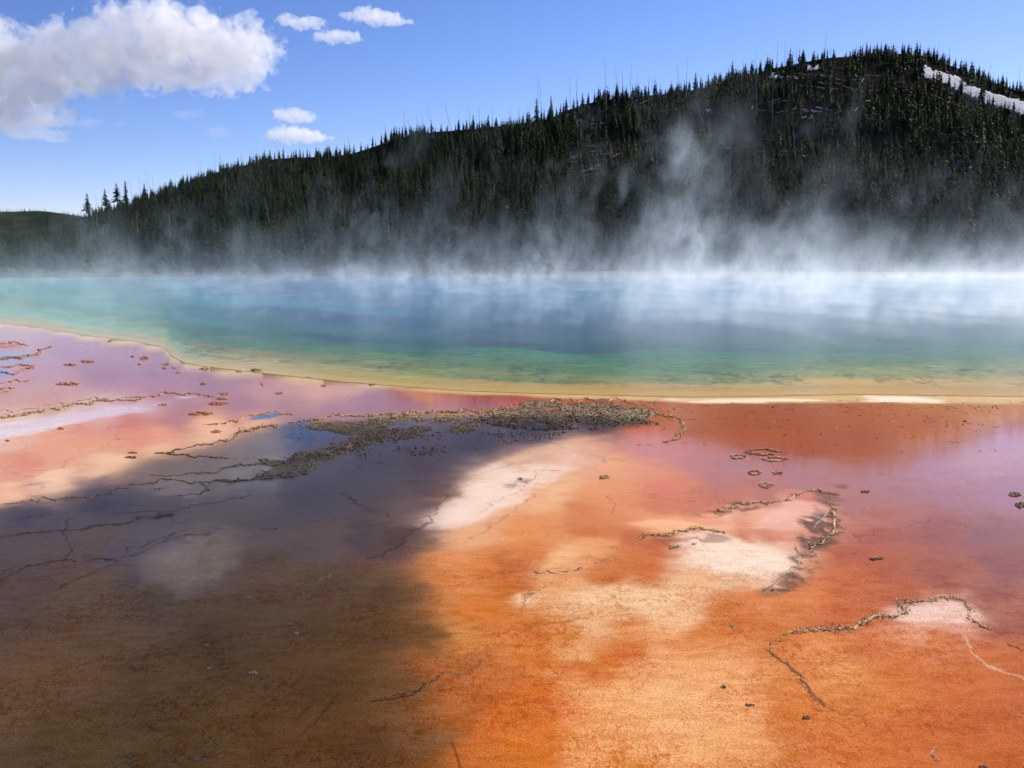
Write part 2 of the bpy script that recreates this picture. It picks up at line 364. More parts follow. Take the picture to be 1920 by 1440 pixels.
    # fine cracks
    for ln, wdt, c, st in CRACKS:
        P = np.array(ln, float)
        bb = (pxc > P[:, 0].min()-20) & (pxc < P[:, 0].max()+20) & (pyc > P[:, 1].min()-20) & (pyc < P[:, 1].max()+20)
        k = np.where(bb)[0]
        if not len(k): continue
        jx = (fbm(x[k]*9, y[k]*9, 61)-.5)*22; jy = (fbm(x[k]*9, y[k]*9, 62)-.5)*14
        dd, _ = polyd(pxc[k]+jx, pyc[k]+jy, ln, 1.4); wdt = wdt*.8
        mk = np.zeros(len(px)); mk[k] = sstep(wdt*1.6, wdt*.5, dd)*st*(.5+.8*fbm(x[k]*14, y[k]*14, 63))
        lay(mk, c, .15)
    # farther out than the pool: grey-brown sinter flats, and dull ground behind the walkway
    far = sstep(110, 125, y)
    lay(far*1., (.055, .048, .035), 0)
    hid = ((y > 14) & (y < 130) & (d < -3))
    lay(hid*1., (.10, .12, .10), 0)
    back = sstep(1.2, .4, y)
    lay(back, (.42, .22, .10), .1)
    tex = np.clip(sstep(950, 1150, pyc), 0, 1)
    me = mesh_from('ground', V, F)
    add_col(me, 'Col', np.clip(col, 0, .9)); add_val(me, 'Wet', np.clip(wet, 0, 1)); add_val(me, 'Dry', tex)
    g = link('ground', me, M_ground, smooth=True); tag(g, kind='structure')

BANK = [(930,766),(1000,756),(1060,752),(1150,752),(1205,760),(1235,778),(1215,796),(1120,800),(1040,806),(940,800),(900,782)]
OBED = [(600,786),(700,777),(850,771),(940,770),(960,800),(900,818),(780,815),(700,828),(660,812),(560,796)]
ARM = [(560,850),(660,820),(720,808),(720,830),(640,850),(590,880),(540,880)]
BEDS = [(BANK, (.09,.06,.03), .3), (OBED, (.24,.17,.08), .4), (ARM, (.30,.20,.11), .4)]
CRACKS = [
 ([(0,1006),(60,1000),(120,995),(190,985),(250,975),(330,965)], 2.2, (.05,.04,.03), .8),
 ([(0,1090),(60,1060),(130,1050),(250,1045),(320,1010),(400,1000)], 2.0, (.06,.04,.03), .7),
 ([(100,1110),(160,1080),(230,1050),(240,1030),(330,1000)], 2.0, (.10,.06,.04), .6),
 ([(130,970),(120,1000),(130,1030),(115,1055)], 2, (.06,.05,.04), .7),
 ([(840,925),(822,950),(800,985),(770,1000),(735,1030),(690,1050)], 2.2, (.07,.045,.03), .7),
 ([(640,925),(700,960),(760,975),(815,965)], 2, (.04,.03,.03), .5),
 ([(1000,925),(960,960),(900,1000),(870,1020)], 2, (.35,.18,.10), .6),
 ([(700,1312),(745,1306),(790,1292),(815,1276),(830,1262)], 2.8, (.03,.02,.012), .8),
 ([(830,1262),(850,1266),(880,1262),(905,1235)], 3, (.20,.10,.05), .8),
 ([(842,1390),(850,1410),(862,1440),(880,1475)], 2.6, (.04,.02,.012), .8),
 ([(1440,1222),(1470,1240),(1505,1272)], 3, (.07,.035,.02), .9),
 ([(1494,1274),(1515,1298),(1542,1322)], 3.4, (.06,.03,.02), .9),
 ([(1542,1322),(1580,1338),(1620,1345)], 2, (.22,.10,.04), .6),
 ([(1805,1190),(1820,1220),(1850,1250),(1920,1275)], 3, (.62,.42,.26), .7),
 ([(1360,960),(1330,958)], 2, (.1,.05,.03), .7),
 ([(1290,1070),(1320,1060),(1345,1080)], 2, (.5,.25,.14), .4),
 ([(1000,1110),(985,1130),(975,1150)], 2.5, (.25,.12,.07), .6),
 ([(960,1190),(1010,1175),(1060,1165),(1100,1160)], 3, (.36,.13,.04), .6),
 ([(880,1180),(930,1165),(980,1150)], 3, (.40,.15,.05), .5),
 ([(1500,980),(1535,985),(1550,1000)], 2, (.05,.035,.03), .8),
 ([(1495,1010),(1515,1012),(1540,1025)], 2, (.05,.035,.03), .8),
 ([(1490,1030),(1505,1045),(1530,1040)], 2, (.05,.035,.03), .8),
 ([(1430,1105),(1450,1100),(1480,1112)], 2.5, (.05,.035,.03), .8),
 ([(870,900),(905,885),(960,870),(1010,862)], 2, (.35,.22,.18), .5),
 ([(900,960),(950,930),(1010,910),(1080,900)], 2, (.50,.26,.16), .5),
 ([(640,1300),(600,1340),(560,1380)], 3, (.04,.03,.02), .5),
 ([(380,1440),(410,1400),(440,1350)], 4, (.16,.11,.06), .5),
]

# materials -----------------------------------------------------------
def mat_ground():
    m, N, b, o = newmat('thermal ground')
    co = N.n('NewGeometry').outputs['Position']
    col = N.n('VertexColor', layer_name='Col').outputs[0]
    wet = N.n('Attribute', attribute_name='Wet').outputs['Fac']
    dry = N.n('Attribute', attribute_name='Dry').outputs['Fac']
    n1 = N.noise(co, 1.6, 6, .6); n2 = N.noise(N.scale(co, (.6, 1.5, 1)), 9., 6, .65, .8); n3 = N.noise(co, 85., 3, .75); n4 = N.noise(N.scale(co, (1, .6, 1)), 24., 5, .7, 1.2)
    hs = N.n('HueSaturation', {'Hue': .5, 'Saturation': 1.12, 'Value': .80, 'Color': col}).outputs[0]
    f = N.m('MULTIPLY', N.rng(n2, .42, .62, 0, 1), N.m('MULTIPLY_ADD', dry, .55, .12))
    c = N.mix(f, col, hs)
    # grains of deeper orange in the dry crust
    deep = N.mix(1., c, (.80, .42, .15, 1), 'MULTIPLY')
    f2 = N.m('MULTIPLY', N.m('MULTIPLY', N.rng(n4, .50, .60, 0, 1), N.rng(n1, .40, .60, .15, 1)), N.m('MULTIPLY', dry, .75))
    c = N.mix(f2, c, deep)
    # threads of the mat: thin winding lines
    for sc_, st_ in ((5., .36), (15., .34)):
        rd = N.m('ABSOLUTE', N.m('SUBTRACT', N.noise(N.scale(co, (.7, 1.3, 1)), sc_, 4, .6, 1.1), .5))
        c = N.mix(N.m('MULTIPLY', N.m('MULTIPLY', N.rng(rd, .0, .028, 1, 0), N.rng(n1, .38, .6, .1, 1)), N.m('MULTIPLY_ADD', dry, st_, .06)), c, N.mix(1., c, (.62, .45, .34, 1), 'MULTIPLY'))
    # a broken net of fine cracks over the damp mat
    wp = N.n('VectorMath', {0: co, 1: N.scale(N.n('VectorMath', {0: N.noise(co, 2.2, 4, .6, 0., 1), 1: (.5, .5, .5)}, operation='SUBTRACT').outputs[0], (.55, .55, 0))}, operation='ADD').outputs[0]
    for vs_, w_, k_ in ((1.5, .010, .65), (4.5, .020, .4)):
        ve = N.n('TexVoronoi', {'Vector': N.scale(wp, (.7, 1, 1)), 'Scale': vs_}, feature='DISTANCE_TO_EDGE').outputs[0]
        f4 = N.m('MULTIPLY', N.rng(ve, 0., w_, 1, 0), N.m('MULTIPLY', N.rng(N.noise(co, 1.1, 3), .47, .58, 0, k_), N.rng(wet, .05, .30, .25, 1)))
        c = N.mix(f4, c, N.mix(1., c, (.40, .30, .26, 1), 'MULTIPLY'))
    # dark specks
    vo = N.n('TexVoronoi', {'Vector': N.scale(co, (1, .75, 1)), 'Scale': 42., 'Randomness': 1.}, feature='F1').outputs[0]
    f3 = N.m('MULTIPLY', N.rng(vo, .12, .26, 1, 0), N.rng(N.noise(co, 3.2, 3), .46, .62, .05, .75))
    c = N.mix(f3, c, N.mix(1., c, (.42, .32, .30, 1), 'MULTIPLY'))
    gr = N.m('MULTIPLY_ADD', N.m('SUBTRACT', N.rng(n3, .3, .7, .62, 1.32, False), 1.), N.m('MULTIPLY_ADD', dry, .75, .3), 1.)
    c = N.mix(1., c, N.n('CombineColor', {0: gr, 1: gr, 2: gr}).outputs[0], 'MULTIPLY')
    m.node_tree.links.new(c, b.inputs['Base Color'])
    b.inputs['Roughness'].default_value = .7
    b.inputs['Specular IOR Level'].default_value = .03
    bm = N.m('ADD', N.m('MULTIPLY', n3, .55), N.m('ADD', N.m('MULTIPLY', n4, .38), N.m('MULTIPLY', n2, .35)))
    st = N.m('MULTIPLY', N.m('MULTIPLY_ADD', wet, -.75, 1.), N.m('MULTIPLY_ADD', dry, .5, .12))
    bp = N.n('Bump', {'Strength': st, 'Distance': .012, 'Height': bm}).outputs[0]
    m.node_tree.links.new(bp, b.inputs['Normal'])
    b.inputs['Coat IOR'].default_value = 1.33
    # the film of water: skin of dry bumps breaks it up
    isl = N.rng(N.noise(co, 14., 4, .6, .5), .52, .60, 1., .55)
    wv = N.m('MULTIPLY', N.rng(wet, .12, .80, 0, 1), N.m('MAXIMUM', isl, N.rng(wet, .55, .75, 0, 1)))
    m.node_tree.links.new(wv, b.inputs['Coat Weight'])
    m.node_tree.links.new(N.rng(wet, .25, .72, .20, .012), b.inputs['Coat Roughness'])
    rip = N.noise(N.scale(co, (1, 2.2, 1)), 7., 3, .5, .3)
    rb = N.n('Bump', {'Strength': .10, 'Distance': .006, 'Height': rip}).outputs[0]
    m.node_tree.links.new(rb, b.inputs['Coat Normal'])
    return m

def mat_pool():
    m, N, b, o = newmat('hot spring water')
    co = N.n('NewGeometry').outputs['Position']
    col = N.n('VertexColor', layer_name='Col').outputs[0]
    sh = N.n('Attribute', attribute_name='Shallow').outputs['Fac']
    n1 = N.noise(N.scale(co, (.8, .5, 1)), .9, 6, .65, .8); n2 = N.noise(N.scale(co, (1, .6, 1)), 4.5, 6, .7, 1.)
    dark = N.mix(1., col, (.42, .50, .44, 1), 'MULTIPLY')
    c = N.mix(N.m('MULTIPLY', N.m('MULTIPLY', N.rng(n2, .47, .56, 0, 1), N.rng(n1, .42, .55, .1, 1)), sh), col, dark)
    lite = N.mix(1., col, (1.5, 1.6, 1.5, 1), 'MULTIPLY')
    c = N.mix(N.m('MULTIPLY', N.rng(N.noise(N.scale(co, (.5, .9, 1)), 1.7, 4, .6, 1.), .60, .68, 0, .7), sh), c, lite)
    m.node_tree.links.new(c, b.inputs['Base Color'])
    b.inputs['Roughness'].default_value = .12
    b.inputs['IOR'].default_value = 1.33
    b.inputs['Specular IOR Level'].default_value = .07
    w = N.m('ADD', N.noise(N.scale(co, (.6, 1.6, 1)), 2.2, 4, .6, .6), N.m('MULTIPLY', N.noise(N.scale(co, (.7, 1.5, 1)), 9., 3, .6), .35))
    bp = N.n('Bump', {'Strength': .5, 'Distance': .05, 'Height': w}).outputs[0]
    m.node_tree.links.new(bp, b.inputs['Normal'])
    return m

M_ground = mat_ground(); M_pool = mat_pool()
build_ground()

# ------------------------------------------------------------------ the pool
# column x, offset above the near shore in photo units, colour
PP = []
def prow(x, rows):
    for dy, c in rows: PP.append((x, dy)+tuple(lin(c)))
prow(-400, [(0,(190,160,120)),(10,(150,165,150)),(25,(80,150,150)),(45,(60,130,140))])
prow(100, [(0,(205,175,135)),(14,(165,180,160)),(28,(105,165,155)),(60,(70,150,150)),(90,(60,140,150))])
prow(300, [(0,(205,175,140)),(14,(175,165,140)),(30,(120,155,135)),(50,(70,130,122)),(90,(60,130,140)),(130,(65,135,160))])
prow(450, [(0,(205,170,120)),(10,(190,160,125)),(28,(160,142,95)),(40,(130,118,72)),(52,(70,104,75)),(66,(45,98,85)),(95,(40,95,115)),(135,(55,125,170))])
prow(700, [(0,(200,155,70)),(14,(170,148,62)),(36,(112,116,48)),(58,(85,112,55)),(68,(40,92,75)),(80,(20,72,92)),(120,(22,68,112)),(160,(40,95,150))])
prow(1000, [(0,(200,150,65)),(16,(185,145,65)),(26,(100,112,48)),(50,(70,105,52)),(74,(55,115,80)),(86,(16,58,80)),(120,(10,64,98)),(150,(20,84,130)),(190,(40,108,165))])
prow(1300, [(0,(200,145,70)),(20,(180,138,70)),(34,(120,120,62)),(55,(70,105,60)),(78,(40,100,80)),(95,(14,72,88)),(130,(14,72,108)),(190,(40,105,160))])
prow(1600, [(0,(205,150,80)),(24,(190,148,85)),(45,(130,130,80)),(70,(75,110,80)),(95,(40,95,90)),(130,(24,75,105)),(190,(40,95,150))])
prow(2200, [(0,(205,150,85)),(30,(185,150,95)),(55,(130,130,90)),(85,(80,120,95)),(120,(35,90,100)),(190,(40,95,150))])
PP = np.array(PP)
def build_pool():
    pxs = np.concatenate([np.linspace(-900, -120, 60), np.linspace(-110, 2030, 620), np.linspace(2050, 3000, 50)])
    T = np.linspace(0, 1, 260)
    V = []; cols = []; shl = []
    sy = shore_y(pxs)
    y0 = 2.2/np.tan(PITCH + np.arctan((sy-720)/FPX))*1.0
    # exact depth of the shore point
    y0 = np.array([gnd(a, b)[1] for a, b in zip(pxs, sy)])
    xc0 = (pxs-960)/FPX
    # far shore: a wide bay, about 130 m out
    yf = FAR_Y - 22*np.clip(-(pxs-500)/1500, 0, 1)**1.5 - 8*np.clip((pxs-1500)/1500, 0, 1) + 2*np.sin(pxs/170.)
    for t in T:
        yy = 1/((1-t)/y0 + t/yf)
        V.append(np.stack([xc0*yy*cp, yy, np.full_like(yy, .006)], -1))
    V = np.array(V).reshape(-1, 3)
    # keep the columns exactly under the photo columns
    px = np.tile(pxs, len(T))
    V[:, 0] = (px-960)/FPX*(V[:, 1]*cp + CAM_H*sp)
    qx, qy = proj(V)
    d = np.tile(sy, len(T)) - qy
    d = d + (fbm(V[:, 0]*.5, V[:, 1]*.35, 71)-.5)*22*np.clip(d/25, 0, 1)
    out = np.zeros((len(V), 3))
    for i in range(0, len(V), 20000):
        dx = (qx[i:i+20000, None]-PP[:, 0])/150.; dy = (d[i:i+20000, None]-PP[:, 1])/7.
        w = (dx**2+dy**2+.15)**-1.8
        out[i:i+20000] = (w@PP[:, 2:5])/w.sum(1, keepdims=True)
    out = out*(np.array([1.15, 1.25, .9])*(1-sstep(55, 95, d))[:, None]*(.86+.14*sstep(12, 26, d))[:, None] + np.array([.62, 1.0, .85])*sstep(55, 95, d)[:, None])
    n, m = len(T), len(pxs)
    i = np.arange(n-1)[:, None]*m + np.arange(m-1)[None, :]
    F = np.stack([i, i+1, i+m+1, i+m], -1).reshape(-1, 4)
    me = mesh_from('water', V, F)
    add_col(me, 'Col', np.clip(out, 0, .9)); add_val(me, 'Shallow', sstep(8, 30, d)*sstep(110, 75, d))
    w = link('water', me, M_pool, smooth=True); tag(w, kind='structure')
build_pool()

# ------------------------------------------------------------------ the hills
RX = np.array([-1400,-700,-300,0,60,130,180,240,300,350,400,450,520,600,650,700,740,800,850,900,950,1000,1030,1060,1100,1150,1200,1250,1300,1350,1400,1450,1500,1550,1600,1650,1700,1740,1780,1830,1880,1920,2100,2500,3200,4200], float)
RY = np.array([490,486,478,466,455,428,406,384,364,343,322,308,295,291,288,272,256,245,240,236,230,224,218,203,190,182,180,176,171,160,146,132,123,114,112,108,106,112,128,149,166,178,215,290,400,470], float)
RD = np.interp(RX, [-1400, 0, 200, 450, 700, 1000, 1200, 1700, 2500, 4200], [900, 760, 720, 680, 600, 500, 510, 560, 600, 700])
def ridge(px):
    return np.interp(px, RX, RY), np.interp(px, RX, RD), np.interp(px, [-1400, 0, 500, 1000, 1500, 1920, 4200], [420, 380, 290, 240, 232, 225, 240])
def hill_z(px, Y):
    ry, rd, bd = ridge(px)
    k = (720-ry)/FPX
    zr = rd*(k*cp-sp)/(cp+k*sp) + CAM_H
    s = (Y-bd)/(rd-bd)
    f = np.where(s < 0, 0, np.where(s < 1, np.clip(s, 0, 1)**1.12, 1 - .35*np.clip(s-1, 0, 9)**1.3))
    f = f - .02*sstep(.86, 1, s)*(s <= 1)*(1-s)*4
    x = (px-960)/FPX*Y
    nz = (fbm(x/70., Y/90., 81, 4)-.5)*16 + (fbm(x/190., Y/260., 85, 2)-.5)*22
    nz = nz*sstep(0, .3, s)*(.25+.75*sstep(1.0, .72, s))
    return np.maximum(zr*f + nz, -2.) - .02
def mat_slope():
    m, N, b, o = newmat('forest floor')
    co = N.n('NewGeometry').outputs['Position']
    n1 = N.noise(co, .03, 6, .6); n2 = N.noise(co, .35, 6, .7, .5)
    c = N.mix(N.rng(n1, .4, .6, 0, 1), (.016, .014, .011, 1), (.030, .024, .022, 1))
    c = N.mix(N.rng(n2, .5, .62, 0, .8), c, (.014, .020, .009, 1))
    m.node_tree.links.new(c, b.inputs['Base Color']); b.inputs['Roughness'].default_value = .95
    b.inputs['Specular IOR Level'].default_value = .0
    bp = N.n('Bump', {'Strength': 1., 'Distance': .8, 'Height': n2}).outputs[0]
    m.node_tree.links.new(bp, b.inputs['Normal'])
    return m
M_slope = mat_slope()
def build_hills():
    pxs = np.concatenate([np.linspace(-3000, -150, 120), np.linspace(-140, 2060, 420), np.linspace(2080, 4600, 110)])
    T = np.concatenate([np.linspace(-.12, 1.0, 130), np.linspace(1.01, 2.2, 34)])
    _, rd, bd = ridge(pxs)
    Y = bd[None]+(rd-bd)[None]*T[:, None]
    PX = np.repeat(pxs[None], len(T), 0)
    Z = hill_z(PX, Y)
    X = (PX-960)/FPX*(Y*cp - (Z-CAM_H)*sp)
    V = np.stack([X, Y, Z], -1).reshape(-1, 3)
    n, m = len(T), len(pxs)
    i = np.arange(n-1)[:, None]*m + np.arange(m-1)[None, :]
    F = np.stack([i, i+1, i+m+1, i+m], -1).reshape(-1, 4)
    me = mesh_from('hill', V, F)
    tag(link('hill', me, M_slope, smooth=True), kind='structure')
build_hills()
def hill_pt(px, s):
    ry, rd, bd = ridge(px); Y = bd+(rd-bd)*s; Z = hill_z(px, Y)
    return np.stack([(px-960)/FPX*(Y*cp-(Z-CAM_H)*sp), Y, Z], -1)

def on_hill(px, py):
    """the place on the slope seen at a point of the photograph"""
    s = np.linspace(0, 1, 400); P = hill_pt(np.full(400, float(px)), s)
    _, q = proj(P); k = np.where(q <= py)[0]
    return P[k[0]] if len(k) else P[-1]

# far hill at the left
def far_z(px, Y):
    r = np.interp(px, [-2500, -1200, -400, 0, 70, 130, 250, 500, 900], [470, 430, 392, 397, 396, 402, 420, 450, 492])
    k = (720-r)/FPX; zr = 2600*(k*cp-sp)/(cp+k*sp)+CAM_H
    s = (Y-1500)/1100.
    f = np.where(s < 1, np.clip(s, 0, 1)**.9, 1-.4*np.clip(s-1, 0, 5))
    x = (px-960)/FPX*Y
    return zr*f + (fbm(x/300., Y/300., 91)-.5)*26*sstep(0, .3, s)*sstep(1.3, .8, s) - .5
def build_far():
    pxs = np.linspace(-3000, 1000, 160); Yv = np.linspace(1450, 3600, 80)
    PX, Y = np.meshgrid(pxs, Yv); Z = far_z(PX, Y)
    X = (PX-960)/FPX*(Y*cp-(Z-CAM_H)*sp)
    V = np.stack([X, Y, Z], -1).reshape(-1, 3); n, m = X.shape
    i = np.arange(n-1)[:, None]*m + np.arange(m-1)[None, :]
    F = np.stack([i, i+1, i+m+1, i+m], -1).reshape(-1, 4)
    m_, N, b, o = newmat('far forest slope')
    co = N.n('NewGeometry').outputs['Position']
    c = N.mix(N.rng(N.noise(co, .012, 5), .4, .6, 0, 1), (.018, .028, .020, 1), (.036, .048, .022, 1))
    m_.node_tree.links.new(c, b.inputs['Base Color']); b.inputs['Roughness'].default_value = 1; b.inputs['Specular IOR Level'].default_value = .0
    bp = N.n('Bump', {'Strength': 1., 'Distance': 6., 'Height': N.noise(co, .12, 4, .7)}).outputs[0]
    m_.node_tree.links.new(bp, b.inputs['Normal'])
    tag(link('far_hill', mesh_from('far_hill', V, F), m_, smooth=True), kind='structure')
build_far()
# ------------------------------------------------------------------ trees
def mat_needles():
    m, N, b, o = newmat('pine needles')
    col = N.n('VertexColor', layer_name='Col').outputs[0]
    r = N.n('ObjectInfo').outputs['Random']
    h = N.n('HueSaturation', {'Hue': N.rng(r, 0, 1, .485, .515, False), 'Saturation': 1., 'Value': N.rng(r, 0, 1, .75, 1.35, False), 'Color': col}).outputs[0]
    m.node_tree.links.new(h, b.inputs['Base Color']); b.inputs['Roughness'].default_value = .8
    b.inputs['Specular IOR Level'].default_value = .03
    tr = N.n('BsdfTranslucent', {'Color': h}).outputs[0]
    ms = N.n('MixShader', {0: .10, 1: b.outputs[0], 2: tr}).outputs[0]
    m.node_tree.links.new(ms, o.inputs['Surface'])
    return m
def mat_wood(name, c1, c2):
    m, N, b, o = newmat(name)
    co = N.n('TexCoord').outputs['Object']
    n = N.noise(N.scale(co, (6, 6, 1.2)), 2., 4, .6)
    c = N.mix(N.rng(n, .4, .6, 0, 1), c1, c2)
    m.node_tree.links.new(c, b.inputs['Base Color']); b.inputs['Roughness'].default_value = .9; b.inputs['Specular IOR Level'].default_value = .1
    return m
M_needle = mat_needles()
M_bark = mat_wood('bark', (.10, .075, .055, 1), (.17, .13, .10, 1))
M_snag = mat_wood('weathered dead wood', (.20, .18, .165, 1), (.36, .33, .31, 1))
M_pale = mat_wood('bleached dead wood', (.42, .40, .37, 1), (.60, .57, .53, 1))

def crown_arrays(seed, levels, per, tris, width=.16, base=.10, droop=1.):
    """unit-high conifer crown: whorls of drooping boughs, each a few ragged tufts"""
    r = np.random.default_rng(seed); V = []; F = []; K = []
    for l in range(levels):
        t = (l+.5)/levels
        z = base + (1-base)*t**.92
        rad = width*(1-t)**.85*(1+.28*math.sin(l*2.3+seed)) + .012
        if r.random() < .10: rad *= .55
        for j in range(per):
            if r.random() < .10: continue
            a = 2*math.pi*(j/per) + l*1.9 + r.normal(0, .25)
            L = rad*r.uniform(.6, 1.25); dz = -L*r.uniform(.15, .75)*droop + .02*(t > .7)
            sh = r.uniform(.55, 1.35)
            ca, sa = math.cos(a), math.sin(a)
            for q in range(tris):
                u0 = q/tris*.85; u1 = min(1, u0+1.35/tris)
                w = L*r.uniform(.28, .5)*(1-.35*u0)
                zz = z + r.normal(0, .008)
                p0 = (ca*L*u0, sa*L*u0, zz+dz*u0+.012)
                pm = L*(u0*.4+u1*.6)
                s1 = (ca*pm - sa*w, sa*pm + ca*w, zz+dz*u1*.9-r.uniform(0, .02))
                s2 = (ca*L*u1, sa*L*u1, zz+dz*u1+r.uniform(-.01, .015))
                s3 = (ca*pm + sa*w, sa*pm - ca*w, zz+dz*u1*.9-r.uniform(0, .02))
                k = len(V); V += [p0, s1, s2, s3]; F += [(k, k+1, k+2), (k, k+2, k+3)]; K += [sh]*4
    # leader
    k = len(V); V += [(-.008, 0, .95), (.008, 0, .95), (0, 0, 1.02)]; F += [(k, k+1, k+2)]; K += [1, 1, 1]
    return np.array(V), np.array(F), np.array(K)

def trunk_arrays(r0=.014, n=6, h=.9):
    a = np.arange(n)*2*math.pi/n
    V = np.concatenate([np.stack([np.cos(a)*r0*k, np.sin(a)*r0*k, np.full(n, z)], 1) for z, k in ((-.06, 1.2), (.3, .85), (h, .2))])
    F = []
    for l in range(2):
        for i in range(n): F.append((l*n+i, l*n+(i+1) % n, (l+1)*n+(i+1) % n, (l+1)*n+i))
    return V, np.array(F)

GREENS = np.array([(.022, .034, .010), (.029, .041, .010), (.016, .028, .011), (.040, .048, .012), (.020, .032, .013)])
bare = [(1090,225,60,26),(1120,300,70,30),(1250,195,60,8),(1560,150,150,34),(1400,280,110,26),(1740,150,70,26),(1850,190,90,30),(1050,330,60,26),(960,300,40,20),(1330,225,50,20),(1600,270,120,18),(700,285,60,14),(830,252,40,8),(1150,270,60,30),(1800,310,50,14),(540,310,50,12),(1480,215,90,24)]
def cand(n, seed):
    r = np.random.default_rng(seed)
    px = r.uniform(-260, 2180, n); s = r.beta(1.0, 1.05, n)*1.06 - .03
    ry, rd, bd = ridge(px)
    # keep an even density on the slope itself
    w = (bd+(rd-bd)*s)/rd
    k = r.random(n) < w; px, s = px[k], s[k]
    P = hill_pt(px, s); _, py = proj(P)
    keep = np.ones(len(px))
    for bx, by, ax, ay in bare:
        q = np.hypot((px-bx)/ax, (py-by)/ay)
        keep *= 1 - .74*sstep(1.25, .75, q)
    for sx, sy_, ax, ay in ((1745,138,26,14),(1785,152,26,14),(1830,175,34,14),(1885,190,42,16),(1930,208,40,18),(1975,228,40,20)):
        keep *= 1 - .80*sstep(1.2, .8, np.hypot((px-sx)/ax, (py-sy_)/ay))
    clump = fbm(P[:, 0]/16., P[:, 1]/22., 95, 3)
    keep *= .45 + .7*sstep(.36, .56, clump)
    keep *= np.where((s > .93), .8, 1)
    k = r.random(len(px)) < keep
    return P[k], px[k], py[k], s[k], clump[k]
P, tpx, tpy, ts, tcl = cand(30000, 3)
r_ = np.random.default_rng(5)
tH = r_.uniform(4.6, 11.5, len(P))*(1+.25*(tcl-.5))*np.where(ts < .25, 1.15, 1)
tH *= np.where(r_.random(len(P)) < .22, .6, 1)*np.where(ts > .9, .82, 1)
# a front row of bigger trees at the foot of the slope
fx = np.concatenate([r_.uniform(-150, 2080, 90), r_.uniform(1150, 2080, 110)])
fs = r_.uniform(-.05, .05, len(fx))
fx = np.concatenate([fx, r_.uniform(-150, 1050, 170)]); fs = np.concatenate([fs, r_.uniform(-.42, .0, 170)]); FP = hill_pt(fx, fs)
P = np.concatenate([P, FP]); tpx = np.concatenate([tpx, fx]); tH = np.concatenate([tH, r_.uniform(7, 13, len(fx))])
ts = np.concatenate([ts, fs])
# single dark pine standing out at the far left
size = tH/np.maximum(P[:, 1], 1)
vis = (tpx > -10) & (tpx < 1930)
order = np.argsort(-np.where(vis, size, 0))
big = order[:300]; rest = order[300:]
# individual trees, shared meshes
crowns = []
for k in range(5):
    v, f, kk = crown_arrays(20+k, 17, 8, 3, width=(.17, .15, .19, .14, .16)[k], base=(.06, .10, .05, .14, .08)[k], droop=1.7)
    me = mesh_from('crown', v, f); add_col(me, 'Col', GREENS[k][None]*kk[:, None]); me.materials.append(M_needle); crowns.append(me)
tv, tf = trunk_arrays(); trunk_me = mesh_from('trunk', tv, tf); trunk_me.materials.append(M_bark)
def pine_place(px):
    zones = [(260, 'at the far left'), (520, 'behind the left steam wisps'), (800, 'left of the photo middle'), (1060, 'below the bare spur'), (1300, 'behind the tallest steam'), (1560, 'right of the tallest steam'), (1760, 'below the grey bare patch'), (9999, 'at the right edge')]
    for z, t in zones:
        if px < z: return t
protos = []
def make_pine(kind):
    root = bpy.data.objects.new('pine_tree', None); C.objects.link(root)
    link('trunk', trunk_me, None, root); link('crown', crowns[kind], None, root)
    return root
for k in range(5): protos.append(make_pine(k))
used = set()
for n_, i in enumerate(big):
    k = int(r_.integers(0, 5)); src = protos[k]
    if k not in used: root = src; used.add(k)
    else:
        root = src.copy(); C.objects.link(root)
        for ch in src.children:
            c = ch.copy(); C.objects.link(c); c.parent = root
    root.location = P[i]; root.rotation_euler = (r_.normal(0, .02), r_.normal(0, .02), r_.uniform(0, 6.28))
    w = tH[i]*r_.uniform(.85, 1.15); root.scale = (w, w, tH[i])
    where = 'near the foot of the dark hill' if ts[i] < .12 else 'on the lower slope of the dark hill'
    adj = ('tall' if tH[i] > 11 else 'short' if tH[i] < 8.5 else 'middle-sized') + ' ' + ('full', 'neat', 'broad', 'slender', 'plain green')[k]
    where = 'at the hill foot' if ts[i] < .02 else 'just above the hill foot' if ts[i] < .10 else 'on the lower slope'
    lab = '%s pine %s %s' % (adj, where, pine_place(tpx[i]))
    tag(root, lab, 'pine tree', lab.replace('pine', 'pines'))
def scatter(name, P, H, seed, lod, label_kind='stuff', tint=1.):
    r = np.random.default_rng(seed); VV = []; FF = []; CC = []; off = 0
    pr = [crown_arrays(60+q, *lod, width=(.17, .15, .19, .145)[q], base=.05, droop=2.4) for q in range(4)]
    for i in range(len(P)):
        v, f, kk = pr[int(r.integers(0, 4))]
        a = r.uniform(0, 6.28); ca, sa = math.cos(a), math.sin(a); w = H[i]*r.uniform(.85, 1.2)
        x = (v[:, 0]*ca - v[:, 1]*sa)*w + P[i, 0]; y = (v[:, 0]*sa + v[:, 1]*ca)*w + P[i, 1]; z = v[:, 2]*H[i] + P[i, 2]
        VV.append(np.stack([x, y, z], 1)); FF.append(f+off); off += len(v)
        g = GREENS[int(r.integers(0, 5))]*r.uniform(.7, 1.35)*tint
        CC.append(g[None]*kk[:, None])
    me = mesh_from(name, np.concatenate(VV), np.concatenate(FF)); add_col(me, 'Col', np.concatenate(CC))
    return tag(link(name, me, M_needle), kind=label_kind)
nr = rest[ts[rest] < .38]; fr_ = rest[ts[rest] >= .38]
scatter('forest', P[nr], tH[nr], 8, (12, 6, 2)); scatter('upper_forest', P[fr_], tH[fr_], 10, (13, 6, 1))
# far hill woods
fr = np.random.default_rng(17)
fpx = fr.uniform(-500, 420, 2600); fY = 1500+1100*fr.beta(1.4, 1, 2600)*1.03
FZ = far_z(fpx, fY); FPt = np.stack([(fpx-960)/FPX*(fY*cp-(FZ-CAM_H)*sp), fY, FZ-1], -1)
scatter('far_woods', FPt, fr.uniform(8, 15, len(FPt)), 9, (5, 4, 1), tint=.9)
